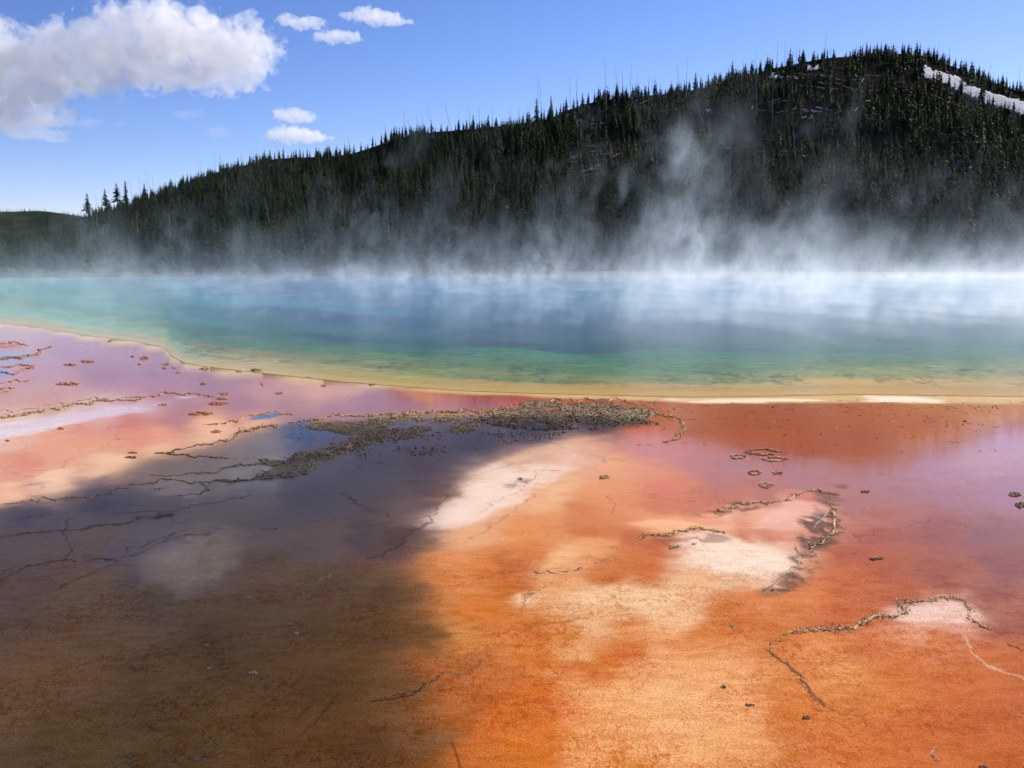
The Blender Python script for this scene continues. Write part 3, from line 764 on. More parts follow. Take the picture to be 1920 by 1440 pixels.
# the lone dark pine in front of the far hill, and the airy pines on the left skyline
SOLO = [(92,398,448,'dark pine standing alone against the far hill at the left','dense'),
        (199,356,392,'loose-crowned pine on the left skyline, wider than the trees beside it','airy'),
        (166,364,398,'thin-crowned pine on the left skyline, first above the shore forest','airy'),
        (221,345,380,'rounded pine on the left skyline, right of the wide loose one','airy'),
        (237,340,375,'tall narrow pine on the left skyline between bare poles','dense'),
        (272,345,378,'short airy pine on the left skyline beside thin bare poles','airy'),
        (1303,140,188,'tall dense pine at the step in the ridge, right of the photo middle','dense'),
        (1372,118,160,'lone spire-shaped pine in the saddle left of the summit','dense'),
        (1480,95,140,'tall full pine on the ridge above the small snow patch','dense'),
        (1505,95,130,'slim airy pine on the ridge right of the tall full one','airy'),
        (1525,96,128,'small pine standing apart on the bare ridge left of summit','dense'),
        (1006,188,232,'dark pine beside the two tall twin poles on the ridge','dense'),
        (1033,182,216,'dense oval pine on the ridge right of the twin poles','dense')]
for px, yt, yb, lab, kd in SOLO:
    p = on_hill(px, yb) if px > 100 else hill_pt(np.array([float(px)]), np.array([.85]))[0]
    _, qy = proj(p); H = (qy-yt)*p[1]/FPX
    root = bpy.data.objects.new('pine_tree', None); C.objects.link(root); root.location = p
    root.scale = (H*(1.05 if kd == 'airy' else .95),)*2 + (H,)
    v, f, kk = crown_arrays(px, 13 if kd == 'airy' else 18, 7 if kd == 'airy' else 9, 3, width=.2 if kd == 'airy' else .17, base=.35 if kd == 'airy' else .06)
    me = mesh_from('crown', v, f); add_col(me, 'Col', (.042, .058, .026)*kk[:, None]); link('crown', me, M_needle, root)
    link('trunk', trunk_me, None, root)
    tag(root, lab, 'pine tree')

# ------------------------------------------------------------------ dead standing trunks
def snag_mesh(seed, H, lean, r0=.17, stubs=9):
    r = np.random.default_rng(seed); V = []; F = []
    def tube(p, q, a, b, n=5):
        p = np.array(p, float); q = np.array(q, float); d = q-p; d /= np.linalg.norm(d)
        u = np.cross(d, [0, 0, 1.]) if abs(d[2]) < .9 else np.cross(d, [1., 0, 0]); u /= np.linalg.norm(u); w = np.cross(d, u)
        k = len(V); an = np.arange(n)*2*math.pi/n
        for c, rr in ((p, a), (q, b)):
            for t in an: V.append(c+rr*(math.cos(t)*u+math.sin(t)*w))
        for i in range(n): F.append((k+i, k+(i+1) % n, k+n+(i+1) % n, k+n+i))
    pts = [np.array([0, 0, -1.])]
    for i in range(1, 6):
        t = i/5; pts.append(np.array([lean*H*t + r.normal(0, .006*H), r.normal(0, .006*H), H*t]))
    for i in range(5): tube(pts[i], pts[i+1], r0*(1-.16*i), r0*(1-.16*(i+1)))
    for i in range(stubs):
        t = r.uniform(.35, .97); c = np.array([lean*H*t, 0, H*t]); a = r.uniform(0, 6.28); L = H*r.uniform(.02, .075)
        tube(c, c+np.array([math.cos(a)*L, math.sin(a)*L, L*r.uniform(-.5, .4)]), .045, .015, 4)
    return mesh_from('dead_tree', np.array(V), np.array(F))
# x at top, y top, x at foot, y foot, pale
SNAGS = [(163,364,166,400,0),(181,364,186,392,0),(263,328,264,362,0),(275,318,279,362,0),(280,325,283,362,0),(287,327,289,360,0),(246,336,248,366,0),(299,340,301,358,0),
 (376,300,377,330,0),(403,290,404,322,0),(412,290,414,318,0),(414,288,418,316,0),(472,278,478,306,0),(518,270,526,330,0),(532,270,534,300,0),(453,282,454,304,0),
 (614,266,617,300,0),(654,255,655,292,0),(721,232,728,270,0),(757,208,760,255,0),(766,225,768,250,0),(781,216,784,245,0),(792,213,793,246,0),(801,203,817,275,0),(834,196,846,246,0),(880,202,881,240,0),(898,202,900,240,0),(922,203,924,236,0),(955,204,956,236,0),(972,202,973,232,0),
 (1007,148,1010,216,0),(1011,152,1017,218,0),(1067,148,1070,205,0),(1080,149,1082,196,0),(1133,118,1137,206,0),(1151,128,1163,190,0),(1166,132,1167,178,0),(1183,126,1181,176,0),(1194,146,1194,176,0),(1215,146,1216,178,0),(1222,148,1223,200,0),(1229,147,1230,176,0),
 (1269,124,1273,172,0),(1287,112,1287,190,0),(1299,180,1320,236,0),(1391,112,1395,170,0),(1417,98,1412,150,0),(1456,82,1456,140,0),(1470,80,1471,130,0),(1491,88,1494,126,0),(1498,90,1498,130,0),(1546,64,1547,120,0),(1414,140,1420,215,0),(1446,150,1448,230,0),
 (1556,84,1556,115,0),(1730,92,1728,118,0),(1760,84,1752,112,0),(1778,88,1778,130,0),(1815,115,1812,145,0),(1855,122,1850,160,0),(1860,136,1861,170,0),(1909,132,1910,175,0),(1787,150,1786,200,0),(1852,180,1856,220,0),(1900,215,1901,268,0),
 (1657,90,1660,112,0),(1605,86,1606,112,0),(1682,84,1681,106,0),(1755,185,1763,268,0),(1707,212,1710,242,0),
 (1366,285,1369,372,0),(1428,282,1428,368,0),(1441,328,1443,390,0),(1118,276,1122,310,0),(728,400,736,498,0),(783,415,786,470,0),(755,438,757,476,1),(786,432,789,464,1),(840,440,848,480,1),(828,430,832,470,0),
 (1330,412,1331,462,1),(1822,414,1818,482,1),(1810,440,1805,470,0),(1805,452,1806,482,0),(1874,458,1875,512,0),(1918,455,1918,490,0),(1032,372,1033,410,0),(1144,430,1145,470,0),(1170,420,1171,455,0),(1788,332,1790,352,1),(1892,336,1880,378,0),
 (424,330,425,390,0),(500,372,505,420,0),(596,402,598,440,0),(318,400,320,440,0),(258,398,260,450,0),(182,402,184,432,0),(1140,288,1146,305,1),(1166,286,1170,304,1)]
def region(px, py, sky):
    a = 'far left' if px < 330 else 'left' if px < 640 else 'left-centre' if px < 960 else 'centre' if px < 1240 else 'right-centre' if px < 1520 else 'summit' if px < 1720 else 'far right'
    return a
for n_, (xt, yt, xb, yb, pale) in enumerate(SNAGS):
    p = on_hill(xb, yb); _, qy = proj(p); qx, _ = proj(p)
    H = max((qy-yt), 8)*p[1]/FPX; lean = (xt-qx)*p[1]/FPX/H
    ry = ridge(float(xb))[0]; skyl = yt < ry
    me = snag_mesh(n_+100, H, lean, r0=.15 if yb < 400 else .17, stubs=8)
    o = link('dead_tree', me, M_pale if pale else M_snag, loc=p)
    ln = 'leaning left' if lean < -.06 else 'leaning right' if lean > .06 else 'upright'
    sz = 'very tall' if (yb-yt) > 62 else 'tall' if (yb-yt) > 42 else 'short'
    a = region(xt, yt, skyl)
    where = ('on the %s skyline' % a if a != 'summit' else 'on the summit skyline') if skyl else 'within the dark forest, %s' % ('below the summit' if a == 'summit' else a)
    lab = '%s %s bare dead tree %s %s' % (sz, 'bleached white' if pale else 'grey', ln, where)
    tag(o, lab, 'dead tree', 'bare dead trees: '+lab)

# ------------------------------------------------------------------ fallen logs on the slope
def log_mesh(seed, L, rad):
    r = np.random.default_rng(seed); n = 6; V = []; F = []; k = 5
    for i in range(k):
        t = i/(k-1); rr = rad*(1-.55*t); c = np.array([L*(t-.5), r.normal(0, .003*L), r.normal(0, .003*L)])
        for j in range(n):
            a = j*2*math.pi/n; V.append(c+[0, rr*math.cos(a), rr*math.sin(a)])
    for i in range(k-1):
        for j in range(n): F.append((i*n+j, i*n+(j+1) % n, (i+1)*n+(j+1) % n, (i+1)*n+j))
    return mesh_from('fallen_log', np.array(V), np.array(F))
LOGR = [(1090,232,55,24,16,'on the bare centre spur'),(1120,310,70,34,18,'below the bare centre spur'),(1020,300,60,30,10,'left of the bare centre spur'),(1590,150,130,30,30,'on the bare slope under the summit'),(1520,205,130,30,26,'on the open slope below the summit'),(1420,280,110,30,20,'right of the tallest steam'),(1700,200,90,36,18,'below the right snow field'),(1820,320,70,22,10,'around the grey scree'),(540,312,44,12,8,'on the left slope'),(1570,295,80,14,8,'midway below the summit'),(1250,190,60,16,6,'on the centre ridge')]
lr = np.random.default_rng(41); lm = [log_mesh(q, 1, .022) for q in range(5)]
for cx, cy_, ax, ay, n, lab in LOGR:
    for q in range(n):
        px = cx+lr.normal(0, .5)*ax; py = cy_+lr.normal(0, .5)*ay
        if py < ridge(px)[0]+3: py = ridge(px)[0]+3+lr.uniform(0, 15)
        p = on_hill(px, py); L = lr.uniform(5, 12)
        o = link('fallen_log', lm[q % 5], M_pale if q % 3 else M_snag); o.location = p+np.array([0, 0, 0.35])
        nx, nz = math.cos(0), 0
        a = R(lr.choice([25, 30, 38, -20, 8, 50])+lr.normal(0, 8))
        # lie along the slope
        u = Vector((math.cos(a), math.sin(a), 0)); e = 3.
        p2 = p + np.array(u)*e
        pxx = 960+FPX*p2[0]/p2[1]
        u.z = float(hill_z(np.array([pxx]), np.array([p2[1]]))[0] - p[2])/e
        o.rotation_euler = u.to_track_quat('X', 'Z').to_euler(); o.scale = (L, L, L)
        ad = ('long' if L > 9.5 else 'short' if L < 7 else 'middling') + ' ' + ('pale' if q % 3 else 'grey')
        an = 'flat' if abs(a) < .17 else 'tilted down to the right' if a < 0 else 'steeply tilted' if a > .75 else 'gently tilted'
        lb = '%s fallen log, %s, %s' % (ad, an, lab)
        tag(o, lb, 'fallen log', 'logs: ' + lb)

# ------------------------------------------------------------------ mineral crusts standing out of the water
def mat_crust():
    m, N, b, o = newmat('mineral crust')
    co = N.n('NewGeometry').outputs['Position']
    col = N.n('VertexColor', layer_name='Col').outputs[0]
    n = N.noise(co, 60., 4, .7)
    c = N.mix(1., col, N.n('CombineColor', {0: N.rng(n, .3, .7, .6, 1.25, False), 1: N.rng(n, .3, .7, .6, 1.2, False), 2: N.rng(n, .3, .7, .6, 1.15, False)}).outputs[0], 'MULTIPLY')
    m.node_tree.links.new(c, b.inputs['Base Color']); b.inputs['Roughness'].default_value = .65
    b.inputs['Specular IOR Level'].default_value = .3
    bp = N.n('Bump', {'Strength': .8, 'Distance': .006, 'Height': n}).outputs[0]
    m.node_tree.links.new(bp, b.inputs['Normal'])
    return m
M_crust = mat_crust()
_b = bmesh.new(); bmesh.ops.create_icosphere(_b, subdivisions=1, radius=1)
_b.verts.ensure_lookup_table()
ICO_V = np.array([v.co[:] for v in _b.verts]); ICO_F = np.array([[v.index for v in f.verts] for f in _b.faces]); _b.free()
PAL = {'gold': [(.62,.36,.10),(.52,.27,.07),(.72,.48,.18),(.22,.12,.05),(.40,.21,.06),(.76,.56,.28)],
       'tan':  [(.72,.46,.20),(.58,.35,.14),(.84,.62,.34),(.22,.13,.06),(.44,.26,.10)],  # brightened: lit look of crusts in the shade put into the colour
       'dark': [(.11,.07,.03),(.20,.12,.05),(.32,.19,.07),(.06,.04,.02),(.50,.30,.11)],
       'olive':[(.34,.21,.07),(.46,.29,.10),(.64,.42,.15),(.12,.08,.03),(.74,.52,.22)],  # brightened too: golden lit tips of the bed put into the colour
       'orange':[(.60,.24,.08),(.48,.18,.06),(.68,.36,.16),(.34,.12,.05)],
       'pale': [(.66,.50,.34),(.56,.38,.22),(.72,.60,.46),(.40,.25,.14)]}
cr = np.random.default_rng(77)
def lumps(name, pts, rads, pal, hfac=.6, beds=()):
    """one heap of small broken crust pieces"""
    VV = []; FF = []; CC = []; off = 0
    pal = np.array(PAL[pal])
    for p, r in zip(pts, rads):
        v = ICO_V*(1+cr.normal(0, .24, (len(ICO_V), 1)))
        if cr.random() < .45: v = v*[1, 1, .35]       # a plate on edge or lying
        a, b, c = cr.uniform(0, 6.28), cr.normal(0, .6), cr.normal(0, .6)
        Rm = np.array(Matrix.Rotation(a, 3, 'Z') @ Matrix.Rotation(b, 3, 'X') @ Matrix.Rotation(c, 3, 'Y'))
        v = (v*[cr.uniform(.8, 1.5), cr.uniform(.7, 1.1), hfac*cr.uniform(.7, 1.5)])@Rm.T*r
        v = v + [p[0], p[1], p[2] + r*hfac*.35]
        VV.append(v); FF.append(ICO_F+off); off += len(v)
        cc = pal[int(cr.integers(0, len(pal)))]*cr.uniform(.8, 1.25)
        sh = np.ones((len(v), 1)); CC.append(cc[None]*sh)
    for v, f in beds:
        f = np.concatenate([f[:, [0, 1, 2]], f[:, [0, 2, 3]]]); VV.append(v); FF.append(f+off); off += len(v)
        CC.append(pal[cr.integers(0, len(pal), len(v))]*.5 + pal.mean(0)*.35)
    me = mesh_from(name, np.concatenate(VV), np.concatenate(FF)); add_col(me, 'Col', np.clip(np.concatenate(CC), 0, .85))
    return link(name, me, M_crust)
def along(line, hw, dens=1., size=1., wig=1.):
    """sample points along a traced ridge; widths in photo units, real sizes follow from the ground"""
    L = np.array(line, float); seg = np.hypot(*(L[1:]-L[:-1]).T); tot = seg.sum()
    W = np.array([gnd(a, b) for a, b in L])
    real = np.linalg.norm(W[1:]-W[:-1], axis=1).sum()
    cum = np.concatenate([[0], np.cumsum(seg)])/tot
    hw = np.atleast_1d(np.array(hw, float)); hwx = np.linspace(0, 1, len(hw)) if len(hw) > 1 else np.array([0., 1.]); hwv = hw if len(hw) > 1 else np.array([hw[0]]*2)
    mid = W.mean(0); mpp = math.hypot(mid[0], mid[1])/FPX
    n = int(real/(mpp*.85)*dens*np.clip(hwv.mean()/2.2, .5, 2.4)) + 8
    t = cr.uniform(0, 1, n)
    x = np.interp(t, cum, L[:, 0]); y = np.interp(t, cum, L[:, 1])
    x = x + (fbm(t*tot/14., t*0, int(tot) % 97, 5)-.5)*16*wig; y = y + (fbm(t*tot/14., t*0+5, int(tot) % 89, 5)-.5)*13*wig
    h = np.interp(t, hwx, hwv)*1.15*(.25+1.7*vnoise(t*tot/11., t*0+3, int(tot) % 53))
    g = gnd(x, y); a = cr.normal(0, .5, n)*h*mpp*1.7; b = cr.normal(0, .5, n)*h*mpp*1.9
    g = g + np.stack([a*.9, b, 0*a], 1)
    r = mpp*size*cr.uniform(.25, 1., n)**1.5*1.1
    g[:, 2] = cr.uniform(-.2, 1., n)*mpp*h*.45
    # the low continuous ridge under the crumbs
    m = max(8, int(real/(mpp*3))); t = np.linspace(0, 1, m)
    x = np.interp(t, cum, L[:, 0]) + (fbm(t*tot/14., t*0, int(tot) % 97, 5)-.5)*16*wig
    y = np.interp(t, cum, L[:, 1]) + (fbm(t*tot/14., t*0+5, int(tot) % 89, 5)-.5)*13*wig
    c = gnd(x, y); tg = np.gradient(c, axis=0)[:, :2]; tg /= np.linalg.norm(tg, axis=1)[:, None]+1e-9
    nm = np.stack([-tg[:, 1], tg[:, 0]], 1); hh = np.interp(t, hwx, hwv)*mpp*np.sin(np.clip(t*np.pi, .15, np.pi-.15))**.3
    V = []
    for o_, z_ in ((-1, -.003), (-.5, .34), (.1, .5), (.55, .3), (1, -.003)):
        w_ = hh*(o_*.8)*(1+cr.normal(0, .35, m))
        V.append(np.stack([c[:, 0]+nm[:, 0]*w_, c[:, 1]+nm[:, 1]*w_, hh*z_*cr.uniform(.1, 1.6, m) if z_ > 0 else np.full(m, z_)], 1))
    V = np.concatenate(V); i = np.arange(m-1)
    F = np.concatenate([np.stack([k*m+i, k*m+i+1, (k+1)*m+i+1, (k+1)*m+i], 1) for k in range(4)])
    return g, r, V, F
def area(poly, n, size=1., seed=0, clump=.45):
    P = np.array(poly, float); x0, y0 = P.min(0); x1, y1 = P.max(0); out = []
    while sum(map(len, out)) < n:
        x = cr.uniform(x0, x1, n*2); y = cr.uniform(y0, y1, n*2); g = gnd(x, y)
        k = inpoly(x + (fbm(g[:, 0]*2, g[:, 1]*2, seed, 6)-.5)*130, y+(fbm(g[:, 0]*2, g[:, 1]*2, seed+1, 6)-.5)*30, poly)
        k &= cr.random(n*2) < sstep(clump-.05, clump+.12, fbm(g[:, 0]*3.2, g[:, 1]*3.2, seed+2))
        out.append(g[k])
    g = np.concatenate(out)[:n]; mpp = np.hypot(g[:, 0], g[:, 1])/FPX
    r = mpp*size*cr.uniform(.35, 1.2, n); g[:, 2] = cr.uniform(-.4, .6, n)*r
    P2 = gnd(P[:, 0], P[:, 1]); a0, b0 = P2[:, :2].min(0); a1, b1 = P2[:, :2].max(0); st = mpp.mean()*5
    gx, gy = np.meshgrid(np.arange(a0, a1, st), np.arange(b0, b1, st)); qx, qy = proj(np.stack([gx, gy, gx*0], -1))
    ins = inpoly(qx + (fbm(gx*2, gy*2, seed, 6)-.5)*130, qy+(fbm(gx*2, gy*2, seed+1, 6)-.5)*30, poly) & (fbm(gx*3.2, gy*3.2, seed+2) > clump+.03)
    Z = np.where(ins, (fbm(gx*9, gy*9, seed+3)-.35)*st*.35 + cr.uniform(0, .2, gx.shape)*st, -.004)
    id_ = np.arange(gx.size).reshape(gx.shape); F = np.stack([id_[:-1, :-1], id_[:-1, 1:], id_[1:, 1:], id_[1:, :-1]], -1).reshape(-1, 4)
    F = F[ins.ravel()[F].any(1)]; V = np.stack([gx, gy, Z], -1).reshape(-1, 3)
    us = np.unique(F); mp_ = np.zeros(len(V), int); mp_[us] = np.arange(len(us))
    return g, r, V[us], mp_[F]
def heap(label, cat, pal, parts, name='mineral_crust', group=None, hfac=.45):
    g = np.concatenate([p[0] for p in parts]); r = np.concatenate([p[1] for p in parts])
    o = lumps(name, g, r, pal, hfac, [p[2:] for p in parts if len(p) > 2]); return tag(o, label, cat, group)
CR = 'mineral crust'
# the big dark mass reaching across the middle
heap('dark crumbly crust bank below the cream shoreline, middle of the photo', CR, 'dark',
     [area([(930,766),(1000,756),(1060,752),(1150,752),(1205,760),(1235,778),(1215,796),(1120,800),(1040,806),(940,800),(900,782)], 9000, 1.7, 400, .38)])
heap('orange-brown rim along the top of the dark crust bank', CR, 'orange',
     [along([(930,766),(985,756),(1060,750),(1150,750),(1200,757),(1225,770)], 3, 1.6, 1.3)])
heap('olive tan crumbled crust bed left of the dark bank', CR, 'olive',
     [area([(600,786),(700,777),(850,771),(940,770),(960,800),(900,818),(780,815),(700,828),(660,812),(560,796)], 9000, 1.45, 420, .44),
      along([(545,792),(620,781),(720,776),(830,772),(935,768)], [2,4,4], 1.6, 1.5)])
heap('thick tan crust arm running down-left from the crumbled bed', CR, 'tan',
     [along([(740,806),(700,822),(670,832),(620,845),(580,858),(545,866),(520,872)], [7,9,8,5,4], 1.5, 1.9), area([(560,850),(660,820),(720,808),(720,830),(640,850),(590,880),(540,880)], 2600, 1.6, 440, .40)])
heap('broken tan crust spur ending beside the white cloud reflection', CR, 'tan',
     [along([(690,826),(640,848),(590,858),(580,870),(575,888),(540,893),(480,898),(400,903)], [4,5,5,3,3], 1.3, 1.6), area([(500,868),(600,858),(588,895),(480,900)], 900, 1.5, 450, .42)])
heap('dark crust clump beside the blue shaded pool, upper left of the bank', CR, 'olive',
     [along([(440,815),(470,806),(495,802),(520,800)], [4,5,3], 1.6, 1.6)])
heap('thin dark crust line crossing from the blue pool to the shadow edge', CR, 'dark',
     [along([(440,826),(410,830),(370,838),(320,847),(290,850),(340,856),(400,856),(425,862)], [3,3,2], 1.3, 1.2)])
heap('winding crust line between the grey pool and the white reflection', CR, 'tan',
     [along([(545,866),(500,868),(460,872),(420,880),(385,885),(360,890),(330,892),(280,895)], [4,3,2,1], 1.3, 1.3)])
heap('long thin crust rim wandering to the left edge, above the dark shade', CR, 'olive',
     [along([(0,946),(40,940),(90,936),(150,932),(190,930),(212,918),(250,910),(285,906),(320,898),(345,900),(362,908),(400,902)], [1.6,2,1.6,2], 1.5, 1.15)])
heap('short dark twig of crust inside the white reflection', CR, 'dark', [along([(330,925),(360,927),(395,920),(372,905)], 1.2, 1.2, 1.)])
heap('tiny dark dash of crust left of the twig', CR, 'dark', [along([(290,918),(308,916)], 1, 1.2, 1.)])
heap('fine faint crust line below the white reflection', CR, 'dark', [along([(200,965),(260,960),(330,960),(345,952),(400,942),(470,930)], 1.0, 1.1, .9)])
heap('orange-edged crust arc with a sliver of blue water, upper left', CR, 'gold',
     [along([(393,795),(430,791),(465,783),(490,776),(510,773),(530,776),(550,778)], [2.5,2.5,2], 1.5, 1.3)])
heap('long brown crust ridge above the white streak, far left', CR, 'olive',
     [along([(0,786),(40,778),(90,768),(150,760),(210,752),(270,747)], [4,4,3,2], 1.6, 1.4)])
heap('golden orange crust ridge continuing right of the brown one', CR, 'gold', [along([(215,748),(270,743),(320,739),(360,737),(380,741),(402,744)], [2,2,2], 1.6, 1.2)])
heap('short golden crust strip behind the brown ridge', CR, 'gold', [along([(148,751),(180,746),(212,744)], 1.8, 1.4, 1.1)])
heap('thin orange rim line left of the golden ridge', CR, 'orange', [along([(0,773),(50,767),(100,758),(150,752)], 1., 1.1, .9)])
heap('orange crust rim around the upper small blue pool, left edge', CR, 'orange', [along([(0,674),(40,669),(65,664),(75,658),(70,654),(100,651)], [2,2.5,2.5,1.4], 1.5, 1.2)])
heap('orange crust rim around the lower small blue pool, left edge', CR, 'orange', [along([(0,702),(35,698),(58,692),(56,687),(30,687),(0,688)], [1.8,2.4,1.5], 1.5, 1.1)])
heap('orange crust bar below the small blue pools, left edge', CR, 'orange', [along([(0,718),(30,714),(64,710)], 1.6, 1.5, 1.1)])
heap('ragged orange crust bar second lowest on the left edge', CR, 'orange', [along([(0,729),(28,727)], 1.8, 1.5, 1.1)])
heap('ragged orange crust bar lowest on the left edge', CR, 'orange', [along([(0,736),(26,732)], 1.6, 1.5, 1.1)])
heap('red-orange crust strip topmost on the left edge', CR, 'orange', [along([(0,644),(30,645),(55,646)], 1.8, 1.3, 1.)])
heap('short red-orange crust strip just under the topmost one', CR, 'orange', [along([(0,652),(25,650)], 1.2, 1.1, .9)])
heap('curved brown crust rim closing the right tail of the dark bank', CR, 'gold',
     [along([(1195,762),(1225,769),(1255,780),(1280,790),(1288,801),(1280,812),(1262,826),(1250,833)], [2.5,3,3,2], 1.6, 1.5)])
_g = area([(640,815),(1000,806),(1080,810),(980,840),(850,850),(700,870),(660,850)], 900, 1.6, 470, .52)
tag(lumps('crust_crumbs', _g[0], _g[1], 'olive', .4), kind='stuff')
heap('golden crust ridge above the pale pink patch, right half', CR, 'gold',
     [along([(1343,954),(1352,957),(1370,948),(1392,943),(1430,943),(1460,939),(1485,932),(1510,924),(1535,922),(1570,925)], [3,3.5,3,2.5,3], 1.8, 1.5)])
heap('tall jagged crust ridge running down-left from the golden one', CR, 'gold',
     [along([(1550,940),(1560,952),(1566,965),(1560,985),(1562,1002),(1550,1010),(1530,1020),(1522,1035)], [2.5,3.5,3,2], 1.8, 1.4)])
heap('broken chain of thin pale rims in the dark stain, right half', CR, 'pale', [along([(1522,1035),(1500,1043),(1498,1060),(1478,1070),(1463,1084),(1445,1096),(1436,1103)], [2,1.6,1.2], 1.6, 1.2)])
heap('small pale loop of rim at the middle of the dark stain', CR, 'pale', [along([(1505,1008),(1530,1018),(1522,1030),(1508,1024)], 1.2, 1.4, 1.)])
heap('short pale rim crossing the lower dark stain', CR, 'pale', [along([(1480,1070),(1520,1066),(1540,1062)], 1., 1.3, .9)])
heap('short pale rim beside the top of the jagged ridge', CR, 'pale', [along([(1548,962),(1535,978),(1525,990)], 1.2, 1.2, .9)])
heap('dark golden crust ridge with a dark band below, left of the cream patch', CR, 'gold',
     [along([(1194,1010),(1205,1004),(1235,1007),(1262,1005),(1268,996),(1300,993),(1330,992),(1345,998),(1363,1001)], [4,4,5,4,3,1.5], 1.8, 1.5)])
heap('small dark tuft of crust under the dark golden ridge', CR, 'dark', [along([(1256,1028),(1270,1026)], 4, 2, 1.3)])
heap('tiny dark tuft right of the small dark tuft', CR, 'dark', [along([(1295,1020),(1305,1020)], 2, 1.5, 1.1)])
heap('pale granular crust bar with a white outline, centre right', CR, 'pale',
     [along([(999,1070),(1020,1073),(1060,1071),(1093,1066)], [2.5,2.2,1.6], 1.8, 1.2)])
heap('short speckled crust line right of the pale bar', CR, 'tan', [along([(1113,1056),(1130,1052),(1150,1048)], 1.7, 1.8, 1.1)])
heap('small hooked crust line below the pale bar', CR, 'tan', [along([(986,1126),(988,1114),(1000,1110),(1015,1104),(1028,1099)], [1,1.6,1.6], 1.8, 1.1)])
heap('large wavy crust ridge curving over the pale patch, lower right', CR, 'tan',
     [along([(1470,1188),(1500,1185),(1540,1182),(1575,1181),(1600,1176),(1618,1165),(1640,1157),(1670,1155),(1695,1150),(1688,1140),(1695,1131),(1730,1127),(1780,1120)], [2.5,4,4,5,4,4], 1.9, 1.6)])
heap('dark hooked end of the wavy crust ridge, right of the pale patch', CR, 'tan',
     [along([(1780,1120),(1805,1126),(1820,1136),(1824,1150),(1822,1160),(1840,1172),(1862,1182)], [2.5,3,2.5], 1.9, 1.4)])
heap('thin crust lip trailing down from the wavy ridge', CR, 'tan', [along([(1441,1222),(1452,1208),(1468,1192)], 1.6, 1.9, 1.2)])
heap('upper half of the thin raised crack falling to the right', CR, 'dark', [along([(1441,1222),(1470,1240),(1506,1273)], 1.1, 1.7, 1.)])
heap('lower half of the thin raised crack falling to the right', CR, 'dark', [along([(1494,1275),(1515,1298),(1542,1322)], 1.1, 1.7, 1.)])
heap('brown crust fragment at the right edge beside a pale crack', CR, 'gold', [along([(1884,1210),(1905,1214),(1920,1218)], 2., 1.6, 1.2)])
heap('tiny crust comma left of the right edge fragment', CR, 'gold', [along([(1834,1208),(1848,1206)], 1.2, 1.6, 1.1)])
heap('pale lip of crust at the bottom right', CR, 'pale', [along([(1756,1400),(1748,1412),(1764,1428)], 1.8, 1.8, 1.3)])
heap('golden straw-coloured crust streak in the dark shade', CR, 'gold', [along([(585,1092),(605,1083),(632,1070)], [3,3,1.5], 1.6, 1.3)], hfac=.25)
heap('small golden crust streak above the straw-coloured one', CR, 'gold', [along([(482,994),(505,991),(522,990)], 1.6, 1.4, 1.1)], hfac=.25)
heap('raised crust edge snaking through the shade at the bottom', CR, 'dark', [along([(718,1308),(760,1300),(800,1285),(830,1262)], 1.5, 1.6, 1.3)])
heap('rough brown crust mound at the bottom left corner', CR, 'dark', [area([(150,1440),(230,1415),(320,1400),(410,1385),(440,1410),(330,1450)], 420, 1.3, 480, .42)], hfac=.25)
